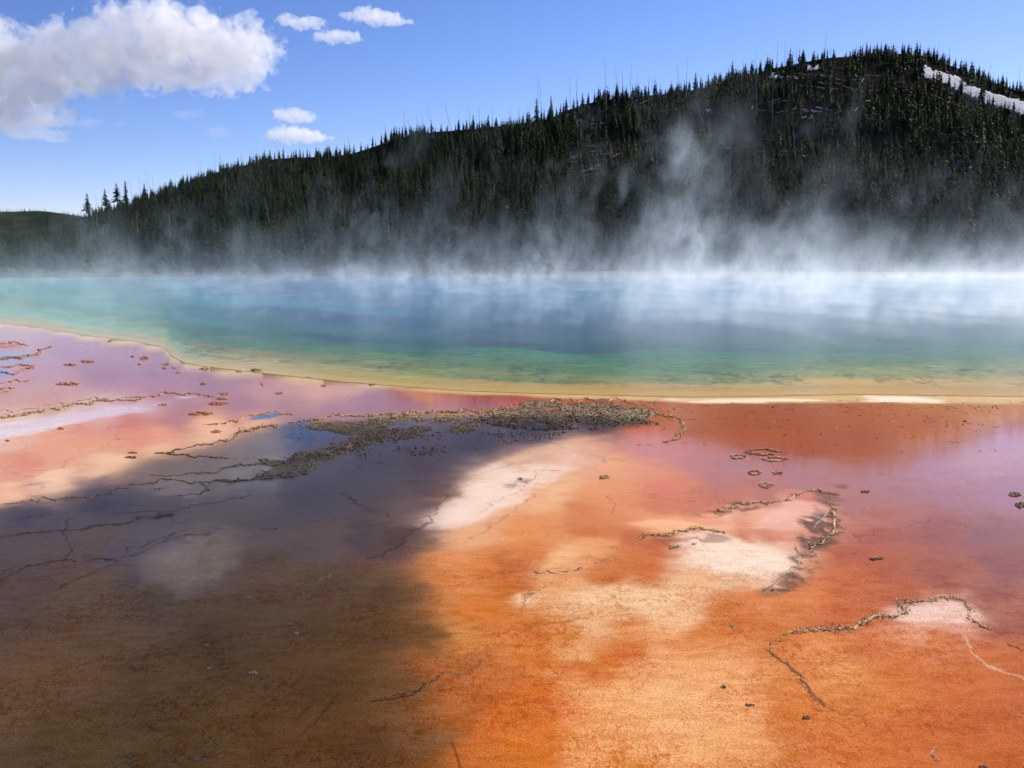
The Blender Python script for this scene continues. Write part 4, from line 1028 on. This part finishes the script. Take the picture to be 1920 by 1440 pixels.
# islets --------------------------------------------------------------
ISL = [(1433,848,34,6,'largest ring-shaped islet in the purple water','orange'),(1455,862,26,4.5,'golden ring islet under the largest ring','gold'),(1386,857,14,4,'small islet left of the rings','gold'),
 (1416,887,13,4.5,'oval islet below the rings','gold'),(1458,887,9,3.5,'small islet right of the oval one','gold'),(1437,911,13,5,'rounded islet lowest of the group','gold'),
 (1623,922,8,3,'lone small islet in the purple water','dark'),(1902,928,11,4,'dark islet near the right edge','dark'),(1914,948,10,6,'dark islet touching the right edge','dark'),
 (1642,1048,14,2.5,'thin dark islet right of the jagged ridge','dark'),(1133,895,10,4,'small tan tuft on the pale pink flat','tan'),(1513,1346,9,3,'black twig-like crumb at lower right','dark'),
 (1405,1322,10,2,'thin brown crumb on the orange flat','dark'),(1356,1288,5,3,'small grey crumb left of lower centre','dark'),(1373,1174,4,3,'grey pebble-like crumb on orange ground','tan'),(1842,1438,8,3,'dark crumb cut by the bottom edge','dark'),
 (270,672,10,2.6,'orange islet beside the pale shore spit','orange'),(248,669,4,1.5,'tiny orange islet left of the spit one','orange'),(312,683,8,2,'tan islet at the tip of the shore spit','tan'),(326,689,5,1.6,'small tan islet right of the spit tip','tan'),
 (308,691,5,1.6,'tiny tan islet below the spit tip','tan'),(384,692,10,2.4,'golden islet on the cream shore','gold'),(480,695,10,3,'dark brown islet on the cream shore','dark'),(448,697,6,2,'golden islet left of the dark shore one','gold'),(334,699,5,1.8,'brown islet just under the shore','gold'),
 (131,684,11,2,'thin orange islet, left one of a pair','orange'),(164,678,11,1.7,'thin orange islet, right one of a pair','orange'),(127,720,20,2.6,'long orange islet in the purple water','orange'),
 (381,720,6,2,'small orange islet below the shore','orange'),(523,738,6,2.2,'round orange islet in the mauve water','orange'),(420,739,8,2,'orange islet, top of a stack of three','orange'),(416,748,11,1.6,'orange islet, middle of a stack of three','orange'),(408,757,20,3,'long orange islet, bottom of a stack of three','orange'),
 (376,776,24,3,'bright orange islet above the blue-water arc','orange'),(405,810,10,2.2,'brown islet on the pale peach flat','gold'),(306,759,8,2.5,'pinkish orange tuft on the white streak','orange'),
 (114,804,6,2,'small peach tuft on the pink flat','orange'),(14,827,4,2,'tiny peach tuft at the left edge','orange'),(249,849,8,1.8,'dark islet on the peach edge, upper','dark'),(245,858,10,2,'dark islet on the peach edge, lower','dark'),
 (206,640,4,1.5,'tiny brown islet on the far cream shore','gold'),(262,683,3,1.2,'tiny crumb under the orange spit islet','orange'),(580,708,5,1.8,'small brown islet on the yellow shore','gold'),(606,724,5,1.8,'tan islet under the yellow shore','gold'),(492,720,4,1.6,'tiny brown islet in the mauve water, upper','gold'),(494,722,3,1.3,'tiny crumb beside the mauve water islet','gold'),
 (697,722,6,1.5,'dark flat islet on the cream bar','dark'),(1448,1107,4,2,'tiny dark crumb below the stain','dark'),(975,898,4,2,'tiny dark crumb on the pale pink flat','dark'),(467,1120,4,2,'small pale pebble in the brown shade','pale'),(390,1210,5,2,'pale crumb in the brown shade, left','pale'),(393,1253,5,2,'pale crumb under another in the brown shade','pale'),(475,1262,10,3,'thin pale crust flake in the brown shade','pale'),(545,1170,5,2.5,'pale flake in the shade, upper','pale'),(555,1188,6,2.5,'pale flake in the shade, lower','pale'),(308,1308,4,2.5,'bright orange pebble in the shade','gold')]
for cx, cy_, rx, ry, lab, pal in ISL:
    n = int(18+rx*ry*2.4); a = cr.uniform(0, 6.28, n)
    ring = 'ring' in lab
    q = np.sqrt(cr.uniform(.45 if ring else 0, 1, n))*(.65+.7*fbm(np.cos(a)*1.5+cx, np.sin(a)*1.5+cy_, 9, 3))
    if ring: a = a*.86 + .9
    g = gnd(cx+np.cos(a)*rx*q*cr.uniform(.85, 1.1, n), cy_+np.sin(a)*ry*q); mpp = np.hypot(g[:, 0], g[:, 1])/FPX
    r = mpp*cr.uniform(.5, 1.5, n)*(1.15 if rx > 8 else .9); g[:, 2] = cr.uniform(0, .8, n)*r*.8
    o = lumps('crust_islet', g, r, pal, .6); tag(o, lab, 'crust islet')
# dark flakes on the orange shallows near the cream shore and elsewhere: too many to count
n = 230; x = cr.uniform(1010, 1920, n); y = shore_y(x)+10+cr.gamma(1.3, 28, n)
k = (y < 850); x, y = x[k], y[k]
P_, r2 = [], []
for a, b in zip(x, y):
    c = gnd(a, b); mpp = math.hypot(c[0], c[1])/FPX; m = int(cr.integers(4, 10)); ln = cr.uniform(4, 16)*mpp
    for t in range(m): P_.append([c[0]+ln*(t/m-.5), c[1]+cr.normal(0, .03), -.001]); r2.append(mpp*cr.uniform(.9, 1.7))
fl = lumps('mat_flakes', P_, r2, 'dark', .10); tag(fl, kind='stuff')
n = 420; x = cr.uniform(150, 960, n); y = shore_y(x)+cr.gamma(1.6, 9, n)-4
P_ = gnd(x, y); r2 = np.hypot(P_[:, 0], P_[:, 1])/FPX*cr.uniform(.4, 1.1, n)
fl = lumps('shore_grit', P_, r2, 'gold', .35); tag(fl, kind='stuff')

# ------------------------------------------------------------------ snow and the bare grey patch on the hill
def mat_snow():
    m, N, b, o = newmat('old snow')
    co = N.n('NewGeometry').outputs['Position']
    c = N.mix(N.rng(N.noise(co, .5, 4), .4, .7, 0, 1), (.70, .71, .74, 1), (.40, .385, .375, 1))
    m.node_tree.links.new(c, b.inputs['Base Color']); b.inputs['Roughness'].default_value = 1; b.inputs['Specular IOR Level'].default_value = .0
    return m
M_snow = mat_snow()
m_, N_, b_, o_ = newmat('grey scree')
c_ = N_.mix(N_.rng(N_.noise(N_.n('NewGeometry').outputs['Position'], .8, 5, .7), .4, .6, 0, 1), (.13, .115, .12, 1), (.21, .19, .19, 1))
m_.node_tree.links.new(c_, b_.inputs['Base Color']); b_.inputs['Roughness'].default_value = .9; b_.inputs['Specular IOR Level'].default_value = .05
M_scree = m_
def drape(name, poly, mat, seed, thick=.5, res=2.0, hole=.0):
    """a ragged blanket with real thickness following the slope, outlined on the hill"""
    P = np.array(poly, float); x0, y0 = P.min(0)-4; x1, y1 = P.max(0)+4
    gx = np.arange(x0, x1, res); 
    s = np.linspace(0, 1.0, 900)
    V = {}; verts = []; H = []; cells = []
    cols = []
    for a in gx:
        Q = hill_pt(np.full(len(s), a), s); _, q = proj(Q); cols.append((Q, q))
    gy = np.arange(y0, y1, res*.8)
    idx = -np.ones((len(gx), len(gy)), int)
    for i, (Q, q) in enumerate(cols):
        qm = np.minimum.accumulate(q)
        for j, yy in enumerate(gy):
            k = np.searchsorted(-qm, -yy)
            if k >= len(s): continue
            xx = gx[i] + (vnoise(gx[i]*.35, yy*.5, seed)-.5)*9; y2 = yy + (vnoise(gx[i]*.3, yy*.5, seed+1)-.5)*6
            ins = inpoly(np.array([xx]), np.array([y2]), poly)[0]
            if ins and vnoise(gx[i]*.16, yy*.3, seed+2) > hole:
                idx[i, j] = len(verts); verts.append(Q[k]+[0, 0, thick*.9 + .25*thick*vnoise(gx[i]*.5, yy*.5, seed+5)])
    if len(verts) < 4: return None
    for i in range(len(gx)-1):
        for j in range(len(gy)-1):
            c = [idx[i, j], idx[i+1, j], idx[i+1, j+1], idx[i, j+1]]
            if min(c) >= 0 and abs(verts[c[0]][1]-verts[c[2]][1]) < (150 if len(poly) > 8 else 25): cells.append(c[::-1])
    if not cells: return None
    cells = np.array(cells); us = np.unique(cells); mp_ = np.zeros(len(verts), int); mp_[us] = np.arange(len(us))
    me = mesh_from(name, np.array(verts)[us], mp_[cells]); o = link(name, me, mat, smooth=True)
    m0 = o.modifiers.new('soften', 'SMOOTH'); m0.iterations = 3; m0.factor = .6
    md = o.modifiers.new('thickness', 'SOLIDIFY'); md.thickness = thick; md.offset = -1
    return o
SNOW = [([(1730,118),(1750,132),(1790,142),(1830,165),(1870,178),(1920,190),(1990,225),(1990,250),(1925,220),(1880,205),(1840,196),(1800,172),(1770,160),(1735,148),(1725,135)], 'long white snow field down the right shoulder of the hill', .03),
 ([(1509,125),(1537,124),(1536,132),(1512,133)], 'flat snow patch just under the ridge left of the summit', 0),
 ([(1443,139),(1470,133),(1468,148),(1445,150)], 'snow patch on the ridge below the tall full pine', .2),
 ([(1475,144),(1497,145),(1494,149),(1477,149)], 'thin snow strip right of the ridge snow patch', 0),
 ([(1322,206),(1334,204),(1333,212),(1321,213)], 'small bright snow patch on the dark slope left of the saddle', 0),
 ([(1486,200),(1504,200),(1502,204),(1487,204)], 'small snow strip in the middle of the open slope', 0),
 ([(1310,240),(1330,243),(1330,247),(1312,247)], 'speckled snow patch above the tallest steam', .1),
 ([(1367,222),(1376,218),(1375,225),(1367,227)], 'tiny snow patch left of the open slope', 0),
 ([(1692,128),(1702,128),(1700,134),(1693,133)], 'tiny snow patch under the summit trees', 0),
 ([(1346,158),(1372,156),(1370,161),(1348,162)], 'thin snow line at the saddle in the ridge', .1),
 ([(1408,202),(1416,202),(1415,207),(1408,206)], 'tiny snow patch beside the long bare pole', 0),
 ([(1180,176),(1196,174),(1196,178),(1182,179)], 'sliver of snow on the ridge between bare poles', 0),
 ([(715,268),(748,252),(750,255),(718,272)], 'sliver of snow along the left ridge edge', .0),
 ([(1585,184),(1596,184),(1595,188),(1586,188)], 'tiny snow patch low on the open summit slope', 0)]
for k, (pl, lab, ho) in enumerate(SNOW):
    o = drape('snow_patch', pl, M_snow, 200+k*7, .5, 1.2 if k else 1.3, ho)
    if o: tag(o, lab, 'snow patch')
o = drape('bare_scree', [(1768,304),(1800,299),(1860,300),(1862,306),(1835,310),(1822,322),(1790,320),(1765,312)], M_scree, 300, .4, 1.6)
if o: tag(o, kind='structure')

# ------------------------------------------------------------------ steam over the pool
def box_like(name, prof, x0, x1, nx=2):
    """a closed prism: profile (y, z top) swept along x"""
    pr = [(y, .05) for y, z in prof] + [(y, z) for y, z in prof[::-1]]
    n = len(pr); V = [(x, y, z) for x in (x0, x1) for y, z in pr]
    bm = bmesh.new(); vs = [bm.verts.new(v) for v in V]
    bm.faces.new(vs[:n]); bm.faces.new(vs[n:][::-1])
    for i in range(n): bm.faces.new((vs[i], vs[n+i], vs[n+(i+1) % n], vs[(i+1) % n]))
    bmesh.ops.recalc_face_normals(bm, faces=bm.faces[:])
    me = bpy.data.meshes.new(name); bm.to_mesh(me); bm.free(); return me
def mat_steam(near_part):
    m = bpy.data.materials.new('steam'); m.use_nodes = True; m.node_tree.nodes.clear(); N = NT(m)
    o = N.n('OutputMaterial')
    co = N.n('TexCoord').outputs['Object']
    sep = N.n('SeparateXYZ', {0: co}); x, y, z = sep.outputs[0], sep.outputs[1], sep.outputs[2]
    ang = N.m('DIVIDE', x, N.m('MAXIMUM', y, 1.))
    lean = N.n('CombineXYZ', {0: N.m('MULTIPLY', z, -.30), 1: N.m('MULTIPLY', z, .1), 2: 0.}).outputs[0]
    if near_part:
        # thin veils and curls standing on the nearer water
        pv = N.n('VectorMath', {0: N.scale(co, (1, .35, .22)), 1: lean}, operation='ADD').outputs[0]
        a = N.noise(pv, .42, 3, .6, .5); b = N.noise(N.scale(co, (1, .6, .6)), 1.1, 3, .6, .8)
        hgt = N.m('MULTIPLY_ADD', N.rng(a, .42, .70, 0, 1), 2.6, .35)
        d = N.m('MULTIPLY', N.m('EXPONENT', N.m('MULTIPLY', N.m('DIVIDE', z, hgt), -1.2)), N.rng(b, .36, .66, .15, 1.))
        d = N.m('MULTIPLY', d, N.rng(a, .40, .66, .06, 1.))
        d = N.m('MULTIPLY', d, N.m('MULTIPLY', N.rng(y, 17., 34., 0., 1.), N.rng(ang, -.15, .5, .55, 2.4)))
        d = N.m('MULTIPLY', d, STEAM_N)
        d = N.m('MULTIPLY', d, N.rng(z, 3., 4.6, 1, 0))
    else:
        # where plumes stand: cells of the water surface, leaning with the breeze as they climb
        pb = N.n('VectorMath', {0: N.scale(co, (1, .8, .15)), 1: lean}, operation='ADD').outputs[0]
        n1 = N.noise(pb, .10, 2, .5, .5)
        hgt = N.m('MULTIPLY_ADD', N.m('POWER', N.rng(n1, .47, .72, 0, 1), 1.3), STEAM_H, 1.2)
        px_ = N.m('DIVIDE', N.m('ADD', N.m('SUBTRACT', x, 15.), N.m('MULTIPLY', z, -.12)), 3.2); py_ = N.m('DIVIDE', N.m('SUBTRACT', y, 78.), 14.)
        col_ = N.m('EXPONENT', N.m('MULTIPLY', N.m('ADD', N.m('MULTIPLY', px_, px_), N.m('MULTIPLY', py_, py_)), -1.))
        hgt = N.m('MULTIPLY_ADD', col_, 15., hgt)
        n2 = N.noise(N.scale(co, (1, .7, .75)), .30, 3, .62, 1.2)
        low = N.m('EXPONENT', N.m('MULTIPLY', N.m('DIVIDE', z, hgt), -1.3))
        pat = N.m('POWER', N.rng(n2, .46, .70, .0, 1.), 1.5)
        d = N.m('MULTIPLY', low, N.m('MULTIPLY_ADD', col_, N.m('MULTIPLY', N.rng(n2, .38, .6, 0, 1), .45), pat))
        layer = N.m('MULTIPLY', N.m('EXPONENT', N.m('MULTIPLY', z, -.6)), N.rng(n2, .38, .62, .1, 1))
        cur = N.noise(N.n('VectorMath', {0: N.scale(co, (1, .13, .10)), 1: lean}, operation='ADD').outputs[0], .33, 2, .6, .4)
        cur = N.rng(cur, .36, .64, .22, 1.9)
        layer = N.m('MULTIPLY', layer, cur); d = N.m('MULTIPLY', d, N.m('MULTIPLY_ADD', cur, .6, .4))
        xw = N.rng(ang, -.62, -.1, .85, 1., False)
        xl = N.m('MULTIPLY', xw, N.rng(ang, .10, .55, .62, 2.3))
        far = N.m('MULTIPLY', N.rng(y, 70., 125., 1., .7), N.rng(y, 128., 156., 1., .0))
        d = N.m('ADD', N.m('MULTIPLY', N.m('MULTIPLY', d, xw), STEAM_P), N.m('MULTIPLY', N.m('MULTIPLY', layer, xl), STEAM_L))
        d = N.m('MULTIPLY', d, far)
        d = N.m('MULTIPLY', d, N.rng(z, 12., 19., 1, 0))
    v = N.n('VolumeScatter', {'Color': (.57, .68, .78, 1), 'Density': d, 'Anisotropy': .35})
    m.node_tree.links.new(v.outputs[0], o.inputs['Volume'])
    return m
STEAM_H, STEAM_P, STEAM_L, STEAM_N = 7.0, .105, .0090, .125
tag(link('steam', box_like('steam', [(50, 14), (70, 20), (157, 20)], -110, 115), mat_steam(False)), kind='stuff')
tag(link('steam', box_like('steam', [(16, 2.5), (24, 4.6), (49.9, 4.6)], -32, 40), mat_steam(True)), kind='stuff')

# ------------------------------------------------------------------ unseen steam sheet, shaped from the shadow outline to shade the lower left
SHADOW = [(-700,1010),(-300,985),(-60,958),(60,936),(150,912),(215,880),(300,856),(380,836),(440,815),(500,800),(560,792),(700,783),(850,780),(1000,778),(1120,778),(1215,786),(1235,798),(1160,806),(1090,818),(1010,838),(940,862),(885,888),(845,925),(815,975),(800,1020),(793,1080),(795,1140),(803,1200),(818,1270),(835,1340),(852,1420),(880,1560),(900,1700)]
def build_shadow_plume():
    T = 30.
    G = [gnd(a, b) for a, b in SHADOW] + [np.array([.6, -1., 0]), np.array([-14., -1., 0])]
    G = np.array(G); s = np.array(sun_dir)
    u = np.cross(s, [0, 0, 1.]); u /= np.linalg.norm(u); v = np.cross(u, s)
    # the outline as the sun sees it
    uv = np.stack([G@u, G@v], 1); c = (uv.min(0)+uv.max(0))/2
    lo, hi = uv.min(0)-.3, uv.max(0)+.3
    nx, ny = 220, 150
    gx = np.linspace(lo[0], hi[0], nx); gy = np.linspace(lo[1], hi[1], ny)
    GX, GY = np.meshgrid(gx, gy)
    wob = .03
    X2 = GX+(fbm(GX*1.2, GY*1.2, 501)-.5)*wob*2; Y2 = GY+(fbm(GX*1.2, GY*1.2, 502)-.5)*wob
    ins = inpoly(X2.ravel(), Y2.ravel(), uv).reshape(GX.shape)
    d = np.full(GX.shape, 1e9)
    dd, _ = polyd(X2.ravel(), Y2.ravel(), np.vstack([uv, uv[:1]])); d = dd.reshape(GX.shape)
    th = np.where(ins, np.clip(d/1.1, 0, 1)**.5*1.3*(.75+.5*fbm(GX*.8, GY*.8, 505)), 0)
    O = s*T
    front = O[None, None] + GX[..., None]*u + GY[..., None]*v + (s*1.)*(th*.6 + (fbm(GX*.9, GY*.9, 507)-.5)*.4*ins)[..., None]
    back = O[None, None] + GX[..., None]*u + GY[..., None]*v - s*(th*.6)[..., None]
    idx = np.arange(nx*ny).reshape(ny, nx)
    q = np.stack([idx[:-1, :-1], idx[:-1, 1:], idx[1:, 1:], idx[1:, :-1]], -1).reshape(-1, 4)
    keep = ins.ravel()[q].any(1); q = q[keep]
    V = np.concatenate([front.reshape(-1, 3), back.reshape(-1, 3)]); F = np.concatenate([q, q[:, ::-1]+nx*ny])
    # close the rim
    e = {}
    for f in q:
        for a, b in zip(f, np.roll(f, -1)):
            if (b, a) in e: del e[(b, a)]
            else: e[(a, b)] = 1
    rim = [(b, a, a+nx*ny, b+nx*ny) for a, b in e]
    F = np.concatenate([F, np.array(rim)])
    us = np.unique(F); mp = -np.ones(len(V), int); mp[us] = np.arange(len(us))
    me = mesh_from('shadow_plume', V[us], mp[F])
    _q = bmesh.new(); _q.from_mesh(me); bmesh.ops.recalc_face_normals(_q, faces=_q.faces[:]); _q.to_mesh(me); _q.free()
    m = bpy.data.materials.new('thick steam'); m.use_nodes = True; m.node_tree.nodes.clear(); N = NT(m)
    o = N.n('OutputMaterial'); vs = N.n('VolumeScatter', {'Color': (.97, .98, 1, 1), 'Density': 1.5, 'Anisotropy': .6})
    m.node_tree.links.new(vs.outputs[0], o.inputs['Volume'])
    tag(link('shadow_plume', me, m), kind='stuff')
build_shadow_plume()

# ------------------------------------------------------------------ clouds: lobes of scattering vapour far out over the hills
def cloud(label, lobes, dist, dens, edge=.55, nscale=2.2, depth=.8, group=None, off=.53):
    """lobes: photo x, y, half width, half height"""
    D = dist; cs = []
    for (x, y, rx, ry) in lobes:
        d = ray(np.array(float(x)), np.array(float(y))); d = d/np.linalg.norm(d)
        cs.append((np.array(d)*D+np.array([0, 0, CAM_H]), rx/FPX*D, ry/FPX*D))
    ctr = np.mean([c[0] for c in cs], 0)
    bm = bmesh.new()
    for c, a, b in cs:
        mt = Matrix.Translation(Vector(c-ctr)) @ Matrix.Diagonal((a*1.28, max(b, a*.5)*depth*1.28, b*1.32, 1))
        bmesh.ops.create_icosphere(bm, subdivisions=3, radius=1, matrix=mt)
    me = bpy.data.meshes.new('cloud'); bm.to_mesh(me); bm.free()
    o = link('cloud', me, None, loc=Vector(ctr))
    if len(lobes) > 1:
        md = o.modifiers.new('union', 'REMESH'); md.mode = 'VOXEL'; md.voxel_size = max(min(c[2] for c in cs)*.45, 1.)
    m = bpy.data.materials.new('cloud vapour'); m.use_nodes = True; m.node_tree.nodes.clear(); N = NT(m)
    out = N.n('OutputMaterial'); co = N.n('TexCoord').outputs['Object']
    sc = np.median([c[2] for c in cs])
    nz = N.noise(co, nscale/sc*.5, 8, .60, .35)
    f = None
    for c, a, b in cs:
        p = c-ctr; by = max(b, a*.5)*depth
        mp = N.n('Mapping', {'Vector': co}, vector_type='TEXTURE'); mp.inputs['Location'].default_value = p; mp.inputs['Scale'].default_value = (a, by, b)
        l = N.n('VectorMath', {0: mp.outputs[0]}, operation='LENGTH').outputs['Value']
        g = N.m('SUBTRACT', 1., l)
        f = g if f is None else N.m('SMOOTH_MAX', f, g, .25)
    q = N.m('ADD', f, N.m('MULTIPLY', N.m('SUBTRACT', nz, off), edge*2.6))
    dn = N.m('MULTIPLY', N.rng(q, .0, .13, 0, 1), dens)
    v = N.n('VolumeScatter', {'Color': (1, 1, 1, 1), 'Density': dn, 'Anisotropy': .4})
    m.node_tree.links.new(v.outputs[0], out.inputs['Volume'])
    me.materials.append(m)
    return tag(o, label, 'cloud', group)
CD = 1800.
BIG = [(462,90,58,50),(405,95,75,62),(330,75,85,62),(255,55,75,52),(215,85,85,55),(310,125,100,42),(430,140,70,34),(140,115,95,48),(60,105,70,48),(-30,110,90,60),(110,80,60,34),(30,150,100,45),(75,188,70,26),(-40,190,90,50),(180,140,90,32),(-140,140,120,70)]
cloud('big white cumulus with grey underside filling the upper left sky', BIG, CD, .020, 1.0, 3.6, .75)
cloud('ragged white cloud strip under the big cumulus, left edge', [(20,228,70,18),(85,226,55,12),(-50,235,60,22),(60,250,60,10),(105,262,32,6)], CD, .012, .8, 1.2)
cloud('small thin cloud right of the ragged strip', [(165,230,24,9)], CD, .008, .8, 1.2)
cloud('short flat cloud at the top, just right of the big cumulus', [(540,38,24,12),(570,43,34,11),(590,45,22,8)], CD, .035, 1.0, 1.7)
cloud('white cloud with a thin tail, highest of the small ones', [(690,28,34,15),(715,35,40,12),(745,42,26,6),(660,30,22,8)], CD, .035, 1.0, 1.7)
cloud('small flat cloud below the one with a tail', [(625,68,32,12),(655,70,24,10),(600,72,18,7)], CD, .035, 1.0, 1.7)
cloud('oval white cloud, upper one of the pair above the left ridge', [(540,216,30,13),(565,220,30,10),(550,210,18,10)], CD, .04, .85, 1.6)
cloud('lens-shaped white cloud, lower one of the pair above the left ridge', [(545,252,40,16),(575,257,42,11),(515,257,24,8)], CD, .04, .85, 1.6)
cloud('faint wispy cloud low in the middle of the left sky', [(410,246,24,11)], CD, .007, .8, 1.)
cloud('faint broken wisp under the big cumulus', [(350,214,30,9)], CD, .005, .9, 1.)
cloud('tiny faint cloud left of the broken wisp', [(224,232,14,5)], CD, .006, .8, 1.)
cloud('faint small wisp beneath the big cumulus underside', [(230,186,14,7)], CD, .006, .8, 1.)
cloud('white cloud above the picture, seen mirrored in the shaded water', [(330,-120,110,50),(400,-100,80,45),(270,-150,70,35),(340,-60,40,25)], CD, .03, .8, 1.8)
